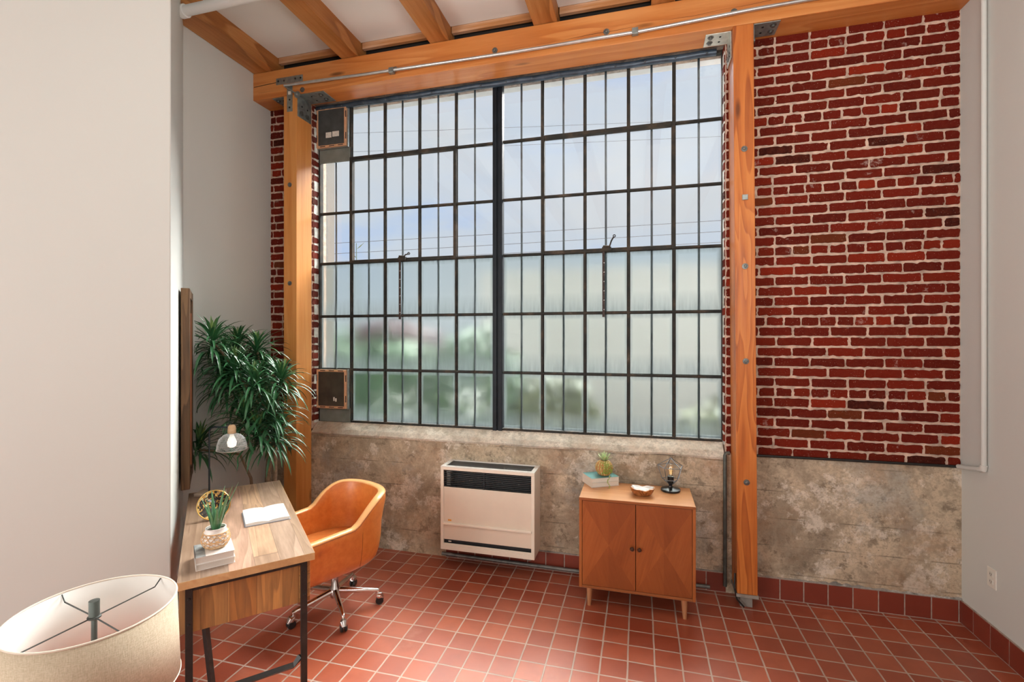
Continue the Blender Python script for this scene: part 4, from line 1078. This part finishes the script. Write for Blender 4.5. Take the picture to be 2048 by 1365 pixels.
bm = NB(); lathe(bm, [(.011, .108), (.013, .12), (.019, .14), (.0215, .16), (.019, .178), (.011, .19), (.0001, .194)], (0, 0, 0), 24, close=False); bl = obj('bulb', bm, bulbm, cl, smooth=True)
film, nt_ = mat('glowing_filament'); s_ = N(nt_); s_.n('ShaderNodeOutputMaterial', {'Surface': s_.n('ShaderNodeEmission', {'Color': (1, .62, .22, 1), 'Strength': 1.5}).outputs[0]})
for k in range(4):
    a = k*math.pi/2; bm = NB(); tube(bm, [(.007*math.cos(a), .007*math.sin(a), .12), (.009*math.cos(a+.4), .009*math.sin(a+.4), .172)], .0009, 5); obj('filament', bm, film, bl)
CAGE = simple('steel_grey_cage', (.16, .19, .22), .35, .7, .1, 20)
NP = 5; up_ = [Vector((.092*math.cos(2*math.pi*k/NP+.2), .092*math.sin(2*math.pi*k/NP+.2), .178)) for k in range(NP)]; lo_ = [Vector((.060*math.cos(2*math.pi*k/NP+.2), .060*math.sin(2*math.pi*k/NP+.2), .085)) for k in range(NP)]
ap = Vector((0, 0, .238)); bt = Vector((0, 0, .040))
for k in range(NP):
    k2 = (k+1) % NP
    for a, b in ((up_[k], ap), (up_[k], up_[k2]), (up_[k], lo_[k]), (lo_[k], lo_[k2]), (lo_[k], bt)):
        bm = NB(); tube(bm, [a, b], .0022, 6); obj('cage_wire', bm, CAGE, cl)
tag(cl, 'black geometric wire cage table lamp with clear bulb on the cabinet', 'lamp')

# ---- items on the desk
WCOV = simple('white_book_cover', (.78, .74, .70), .45, 0, .03, 10); GCOV = simple('grey_photo_cover', (.26, .28, .28), .4, 0, .5, 22)
sa = math.atan2(.121, .098)
bkc = Vector((-2.066, 1.925))
b1 = book('book', (bkc.x+.003, bkc.y, .760), sa, .162, .175, .030, WCOV, 'white hardback book at the bottom of the stack under the potted aloe', spine_side=-1, pages=(.74, .66, .60))
b2 = book('book', (bkc.x, bkc.y, .7905), sa, .162, .175, .032, WCOV, 'white hardback book with grey picture band, directly under the potted aloe', pages=(.74, .66, .60))
bm = NB(); bx(bm, -.081, -.040, -.0872, .0872, .032, .0326); obj('picture_band', bm, GCOV, b2)
bm = NB(); bx(bm, -.0825, -.081, -.0872, .0872, .001, .032); obj('spine_panel', bm, simple('black_spine_ink', (.05, .045, .04), .5), b2)
al = root_at('potted_aloe', (-2.066, 1.935, .8233))
bm = NB(); lathe(bm, [(.0001, 0), (.032, 0), (.048, .010), (.060, .032), (.061, .050), (.052, .078), (.046, .088), (.046, .100), (.042, .100), (.041, .086), (.0001, .084)], (0, 0, 0), 40); pt = obj('pot', bm, simple('white_ceramic', (.80, .77, .73), .35), al, smooth=True)
bm = NB(); lathe(bm, [(.0001, .0), (.041, .0), (.0001, .003)], (0, 0, .088), 24, close=False); obj('soil', bm, simple('dark_soil', (.06, .045, .03), .95, 0, .3, 60, .6, 90), al)
RAT = simple('rattan_cane', (.68, .42, .20), .55, 0, .2, 60)
def potr(z): 
    pr = [(0, .033), (.010, .049), (.032, .061), (.050, .062), (.078, .053)]
    for (a, ra), (b, rb) in zip(pr, pr[1:]):
        if z <= b: return ra+(rb-ra)*(z-a)/(b-a)
    return .053
for z in (.003, .016, .040, .062, .078):
    bm = NB(); r0 = potr(z)+.0012; tube(bm, [(r0*math.cos(a*math.pi/16), r0*math.sin(a*math.pi/16), z) for a in range(33)], .0021, 6, False); obj('cane_ring', bm, RAT, pt, smooth=True)
for k in range(14):
    a0 = 2*math.pi*k/14
    for sg in (-1, 1):
        bm = NB(); pts = []
        for i in range(9):
            z = .078*i/8; a = a0+sg*.45*math.sin(i/8*math.pi*2); r0 = potr(z)+.0022; pts.append((r0*math.cos(a), r0*math.sin(a), z))
        tube(bm, pts, .0015, 5); obj('cane_strand', bm, RAT, pt, smooth=True)
ALO = leaf_mat('aloe_leaf', (.035, .14, .055), (.16, .36, .15), .35)
bm = NB(); lay6 = bm.loops.layers.color.new('Col')
def aloe(a, tilt, L, w):
    d = Vector((math.cos(a)*math.sin(tilt), math.sin(a)*math.sin(tilt), math.cos(tilt))); sd = Vector((-math.sin(a), math.cos(a), 0)); nr = sd.cross(d).normalized()
    prev = None; base = Vector((math.cos(a)*.010, math.sin(a)*.010, .086))
    for i in range(8):
        t = i/7; p = base+d*L*t+Vector((math.cos(a), math.sin(a), 0))*(.012*t*t); ww = w*(1-t)**.8+.0006; c = []
        for k in range(6):
            b = 2*math.pi*k/6; c.append(bm.verts.new(p+sd*math.cos(b)*ww+nr*math.sin(b)*ww*.35))
        if prev:
            for k in range(6):
                f = bm.faces.new([prev[k], prev[(k+1) % 6], c[(k+1) % 6], c[k]]); f.smooth = True
                q = .15+.5*t+(.3 if k in (1, 2) else 0)
                for l in f.loops: l[lay6] = (q, q, q, 1)
        prev = c
    bm.faces.new(prev)
for i, (a, ti, L) in enumerate([(.3, .12, .20), (2.6, .42, .17), (-.3, .50, .20), (.9, .40, .21), (3.5, .33, .15), (-1.4, .25, .12), (1.9, .3, .16), (-.7, .62, .15), (4.1, .15, .18), (.2, .34, .215), (2.9, .55, .12), (5.2, .45, .10)]):
    aloe(a, ti*.85, L*1.12, .0145 if i < 8 else .012)
obj('aloe_leaves', bm, ALO, al, recalc=False)
tag(al, 'potted aloe in a white pot wrapped in woven cane, on the books', 'plant')

# round black-gold plate on a small stand
pc = root_at('decorative_plate', (-2.545, 2.37, .760))
Mt = Matrix.Translation((.0, .0, .082)) @ Vector((2.52, -2.345, 1.7)).to_track_quat('Z', 'Y').to_matrix().to_4x4()
def m_marble():
    m, nt = mat('black_gold_marble_glaze'); s = N(nt); v = s.coord()
    n = s.noise(v, 22, 6, .6, 1.2); n2 = s.noise(s.coord(loc=(5, 2, 1)), 14, 5, .6, .8)
    c = s.ramp(n, [(.40, (.01, .008, .006)), (.49, (.02, .012, .008)), (.52, (.62, .34, .06)), (.58, (.78, .68, .32)), (.64, (.80, .74, .66)), (.70, (.02, .015, .01))], 'CONSTANT')
    c = s.mix(s.ramp(n2, [(.60, 0.0), (.62, 1.0)], 'CONSTANT'), c, (.72, .50, .10))
    s.out(c, .12, 0, None, spec=.7); return m
bm = NB(); lathe(bm, [(.0001, -.012), (.05, -.010), (.082, .0), (.086, .006), (.080, .005), (.05, -.005), (.0001, -.007)], (0, 0, 0), 48, Mt); obj('plate', bm, m_marble(), pc, smooth=True)
bm = NB(); tube(bm, [Mt @ Vector((.087*math.cos(a*math.pi/24), .087*math.sin(a*math.pi/24), .004)) for a in range(49)], .004, 8, False); obj('gold_rim', bm, simple('brushed_gold', (.75, .48, .16), .25, 1), pc, smooth=True)
bm = NB(); lathe(bm, [(.0001, .0), (.028, 0), (.028, .008), (.010, .02), (.008, .06), (.0001, .072)], (-.012, .012, 0), 20); obj('stand', bm, simple('dark_plate_stand', (.05, .035, .02), .4), pc, smooth=True)
tag(pc, 'round black and gold plate with gold rim behind the aloe on the desk', 'plate')

# open book
ob_ = root_at('open_book', (-2.262, 2.483, .7605), math.atan2(.176, .159))
bm = NB(); 
def bookside(sx):
    prev = None
    for i in range(9):
        t = i/8; x = sx*.118*t; z = .0035+.016*(math.sin(math.pi*(.12+t*.55)))*(1-.25*t)
        if t == 0: z = .008
        cur = [bm.verts.new((x, -.135, .003)), bm.verts.new((x, .135, .003)), bm.verts.new((x, .135, z+.004)), bm.verts.new((x, -.135, z+.004))]
        if prev:
            for k in range(4): bm.faces.new([prev[k], prev[(k+1) % 4], cur[(k+1) % 4], cur[k]])
        else: bm.faces.new(cur[::-1])
        prev = cur
    bm.faces.new(prev)
bookside(1); bookside(-1); obj('pages', bm, m_pages((.82, .80, .77)), ob_)
bm = NB(); bx(bm, -.124, .124, -.139, .139, 0, .003); obj('cover', bm, simple('slate_blue_cover', (.28, .32, .38), .5), ob_, bevel=.001)
tag(ob_, 'open white paged book lying near the chair side of the desk', 'book')

# desk lamp
dl = root_at('desk_lamp', (-2.955, 2.725, .760), R(15))
bm = NB(); bx(bm, -.085, .085, -.055, .055, 0, .022); obj('base', bm, wood('pale_lamp_base', ((.52, .42, .33), (.45, .35, .27), (.34, .25, .18)), 'x', 8, 50, .4), dl, bevel=.003)
bm = NB(); tube(bm, [(-.01, .0, .02), (-.01, 0, .44), (-.006, 0, .462), (.008, -.001, .476), (.03, -.002, .482), (.115, -.012, .482), (.15, -.018, .478)], .0058, 10); obj('stem', bm, simple('slate_black_stem', (.035, .045, .055), .4, .5), dl, smooth=True)
sc_ = (.163, -.02, 0)
bm = NB(); lathe(bm, [(.0001, .440), (.026, .440), (.027, .452), (.025, .488), (.016, .500), (.0001, .502)], sc_, 24); so = obj('socket_cap', bm, wood('pale_wood_socket', ((.62, .42, .25), (.55, .34, .19), (.45, .26, .13)), 'x', 10, 60, .45, knots=False), dl, smooth=True)
bm = NB(); tube(bm, [(sc_[0], sc_[1], .50), (sc_[0]-.002, sc_[1], .515), (sc_[0]-.02, sc_[1], .522)], .003, 6); obj('cord', bm, BLACKSTEEL, dl, smooth=True)
# mesh shade: woven wires
SHW = simple('silver_mesh_wire', (.62, .65, .66), .35, .5)
sh = root_at('mesh_shade', (0, 0, 0)); sh.parent = dl
prof = [(.028, .440), (.055, .428), (.080, .402), (.092, .365), (.0965, .325)]
def pr_at(t):
    q = t*(len(prof)-1); i = min(int(q), len(prof)-2); f = q-i; return (prof[i][0]*(1-f)+prof[i+1][0]*f, prof[i][1]*(1-f)+prof[i+1][1]*f)
bm = NB(); NV = 76
for k in range(NV):
    for sg in (1, -1):
        pts = []
        for i in range(9):
            r0, z0 = pr_at(i/8); a = 2*math.pi*k/NV+sg*.45*i/8; pts.append((sc_[0]+r0*math.cos(a), sc_[1]+r0*math.sin(a), z0))
        tube(bm, pts, .0008, 3, False)
ms = obj('woven_mesh', bm, SHW, sh); ms['kind'] = 'stuff'
for r0, z0, rr in ((.0965, .325, .0018), (.028, .440, .0016)):
    bm = NB(); tube(bm, [(sc_[0]+r0*math.cos(a*math.pi/20), sc_[1]+r0*math.sin(a*math.pi/20), z0) for a in range(41)], rr, 6, False); obj('rim', bm, simple('warm_rim_metal', (.55, .47, .38), .3, .7), sh, smooth=True)
bulb2, nt_ = mat('lit_white_bulb'); s_ = N(nt_); s_.n('ShaderNodeOutputMaterial', {'Surface': s_.n('ShaderNodeEmission', {'Color': (1, .90, .76, 1), 'Strength': 1.6}).outputs[0]})
bm = NB(); lathe(bm, [(.012, .440), (.015, .42), (.026, .395), (.031, .372), (.026, .350), (.013, .341), (.0001, .339)], sc_, 24, close=False); obj('bulb', bm, bulb2, dl, smooth=True)
tag(dl, 'slim black desk lamp with silver wire mesh shade and lit bulb', 'lamp')

# ---- tall dracaena
def keep_clear(bm, first, org):
    for v in list(bm.verts)[first:]:
        p = v.co+org
        if p.x < -3.395: p.x = -3.395+random.uniform(0, .01)
        if p.y > 3.775: p.y = 3.775
        if -3.09 < p.x < -2.93 and p.y > 3.580: p.y = 3.578
        q = Vector((p.x, p.y))-P2; d = q.dot(WD); t = q.dot(UD)
        if t > -.02 and d < .085: p.x += WD.x*(.085-d); p.y += WD.y*(.085-d)
        hd = p-Vector((-2.79, 2.75, 1.14))
        if hd.length < .15: p.y += .15-hd.length+.02; p.x -= .05
        v.co = p-org
DR = leaf_mat('dracaena_leaf', (.028, .120, .044), (.50, .56, .14), .30)
pl = root_at('dracaena', (-3.00, 3.30, 0))
bm = NB(); lathe(bm, [(.0001, 0), (.13, 0), (.15, .05), (.165, .28), (.172, .30), (.160, .30), (.150, .27), (.0001, .27)], (0, 0, 0), 40); obj('planter', bm, simple('charcoal_planter', (.05, .05, .05), .6, 0, .1, 20), pl, smooth=True)
BARK = simple('dracaena_bark', (.23, .15, .09), .85, 0, .35, 30, .6, 70)
def stem(pts, r0, r1):
    bm = NB(); n = len(pts); tube(bm, pts, [r0+(r1-r0)*i/(n-1) for i in range(n)], 8); obj('stem', bm, BARK, pl, smooth=True)
def px(x, y, dist):   # heads of the plant: world position at a depth, expressed relative to the plant
    a = (x-1024)/952; b = -(y-675.5)/952; c, s0 = math.cos(.2615), math.sin(.2615)
    return Vector((dist*(a*c-s0), dist*(a*s0+c), 1.88+dist*b))-Vector(pl.location)
heads = [(424, 682, 3.55), (447, 720, 3.75), (474, 694, 3.95), (514, 702, 3.9), (509, 768, 3.6), (562, 762, 3.72), (489, 832, 3.62), (541, 826, 3.7), (398, 892, 3.68), (487, 775, 3.95), (551, 872, 3.75), (514, 868, 3.62), (452, 765, 3.75), (528, 745, 3.98), (470, 740, 3.62), (520, 800, 3.95)]
H = [px(*h) for h in heads]
j1 = Vector((.02, .02, 1.02)); j2 = Vector((-.03, .05, 1.35)); j3 = Vector((.08, -.02, 1.2))
stem([(0, .02, .26), (-.005, .02, .7), j1*.98, j2], .024, .018); stem([(.05, 0, .26), (.085, 0, .75), (.09, -.01, 1.0), j3], .019, .015); stem([(-.06, -.03, .26), (-.10, -.06, .72), (-.17, -.1, .92), H[8]-Vector((0, 0, .03))], .012, .009); stem([(.02, -.04, .26), (.045, -.03, .8), (.03, 0, 1.05)], .015, .012)
for i, h in enumerate(H):
    if i == 8: continue
    o0 = j2 if h.x < .02 else j3
    stem([o0, (o0+h)/2+Vector((0, 0, -.03)), h], .012, .008)
for i, h in enumerate(H):
    bm = NB(); ly7 = bm.loops.layers.color.new('Col'); n = 66 if i != 8 else 52
    for k in range(n):
        a = k*2.39996+random.uniform(-.2, .2); f = k/n; el = R(80-85*f+random.uniform(-8, 8)); 
        d = Vector((math.cos(a)*math.cos(el), math.sin(a)*math.cos(el), math.sin(el)))
        L = (.13+.17*min(1, f*2.2))*random.uniform(.85, 1.15); base = h+Vector((random.gauss(0, .008), random.gauss(0, .008), .045-.13*f))
        young = max(0, 1-f*5); leafstrip(bm, ly7, base, d, Vector((0, 0, 1)), L, .0225, .6+1.0*f, .05+.75*young+.10*random.random(), .02+.45*young+.12*random.random(), 7, .22)
    keep_clear(bm, 0, Vector(pl.location)); obj('leaf_crown', bm, DR, pl, recalc=False)
tag(pl, 'tall dracaena with many green leaf crowns behind the desk in the alcove', 'plant')

# ---- floor lamp, front left
fl = root_at('floor_lamp', (-1.473, .984, 0))
def m_linen():
    m, nt = mat('natural_linen_shade'); s = N(nt); t = s.nt.nodes.new('ShaderNodeTexCoord')
    v = s.coord(scale=(1, 1, 1)); n = s.noise(s.coord(scale=(1, 1, 6)), 90, 3, .7); n2 = s.noise(s.coord(scale=(6, 6, 1)), 70, 3, .7)
    f = s.math('MULTIPLY', s.math('ADD', n, n2), .5)
    c = s.ramp(f, [(.35, (.46, .37, .25)), (.62, (.66, .56, .43))])
    s.out(c, .9, 0, f, .5, .002, .2); return m
bm = NB(); Rt, Rb, z1_, z0_ = .19, .199, 1.120, .888
rings = []
for r0, z0 in ((Rt, z1_), (Rb, z0_), (Rb-.003, z0_), (Rt-.003, z1_)): rings.append([bm.verts.new((r0*math.cos(2*math.pi*k/96), r0*math.sin(2*math.pi*k/96), z0)) for k in range(96)])
for i in range(4):
    a, b = rings[i], rings[(i+1) % 4]
    for k in range(96):
        f = bm.faces.new([a[k], a[(k+1) % 96], b[(k+1) % 96], b[k]]); f.smooth = i in (0, 2); f.material_index = 1 if i == 2 else 0
shade = obj('lamp_shade', bm, [m_linen(), simple('white_shade_lining', (.82, .80, .76), .8)], fl)
for r0, z0 in ((Rt-.001, z1_), (Rb-.001, z0_)):
    bm = NB(); tube(bm, [(r0*math.cos(a*math.pi/48), r0*math.sin(a*math.pi/48), z0) for a in range(97)], .0028, 6, False); obj('rolled_edge', bm, simple('linen_edge_tape', (.68, .60, .50), .8), shade, smooth=True)
WIRE = simple('dark_spider_wire', (.06, .065, .06), .5, .5)
for a in (R(88), R(169), R(267), R(347)):
    c_, s0 = math.cos(a), math.sin(a)
    bm = NB(); tube(bm, [(.012*c_, .012*s0, z1_-.022), (.168*c_, .168*s0, z1_-.022), (.186*c_, .186*s0, z1_-.004)], .0019, 8); obj('spider_arm', bm, WIRE, shade, smooth=True)
bm = NB(); lathe(bm, [(.013, -.026), (.016, -.024), (.016, -.020), (.013, -.018)], (0, 0, z1_), 20, close=True); obj('spider_ring', bm, WIRE, shade, smooth=True)
GF = simple('sage_grey_metal', (.09, .105, .098), .35, .6)
bm = NB(); lathe(bm, [(.0001, -.018), (.0125, -.018), (.0125, .024), (.0001, .025)], (0, 0, z1_), 24); obj('finial', bm, GF, fl, smooth=True)
bm = NB(); tube(bm, [(0, 0, .03), (0, 0, z1_-.02)], .007, 14); obj('pole', bm, GF, fl, smooth=True)
bm = NB(); lathe(bm, [(.0001, 0), (.14, 0), (.14, .012), (.13, .020), (.02, .026), (.012, .05), (.0001, .05)], (0, 0, 0), 48); obj('base', bm, GF, fl, smooth=True)
tag(fl, 'floor lamp with drum shade of natural linen at the bottom left corner', 'lamp')
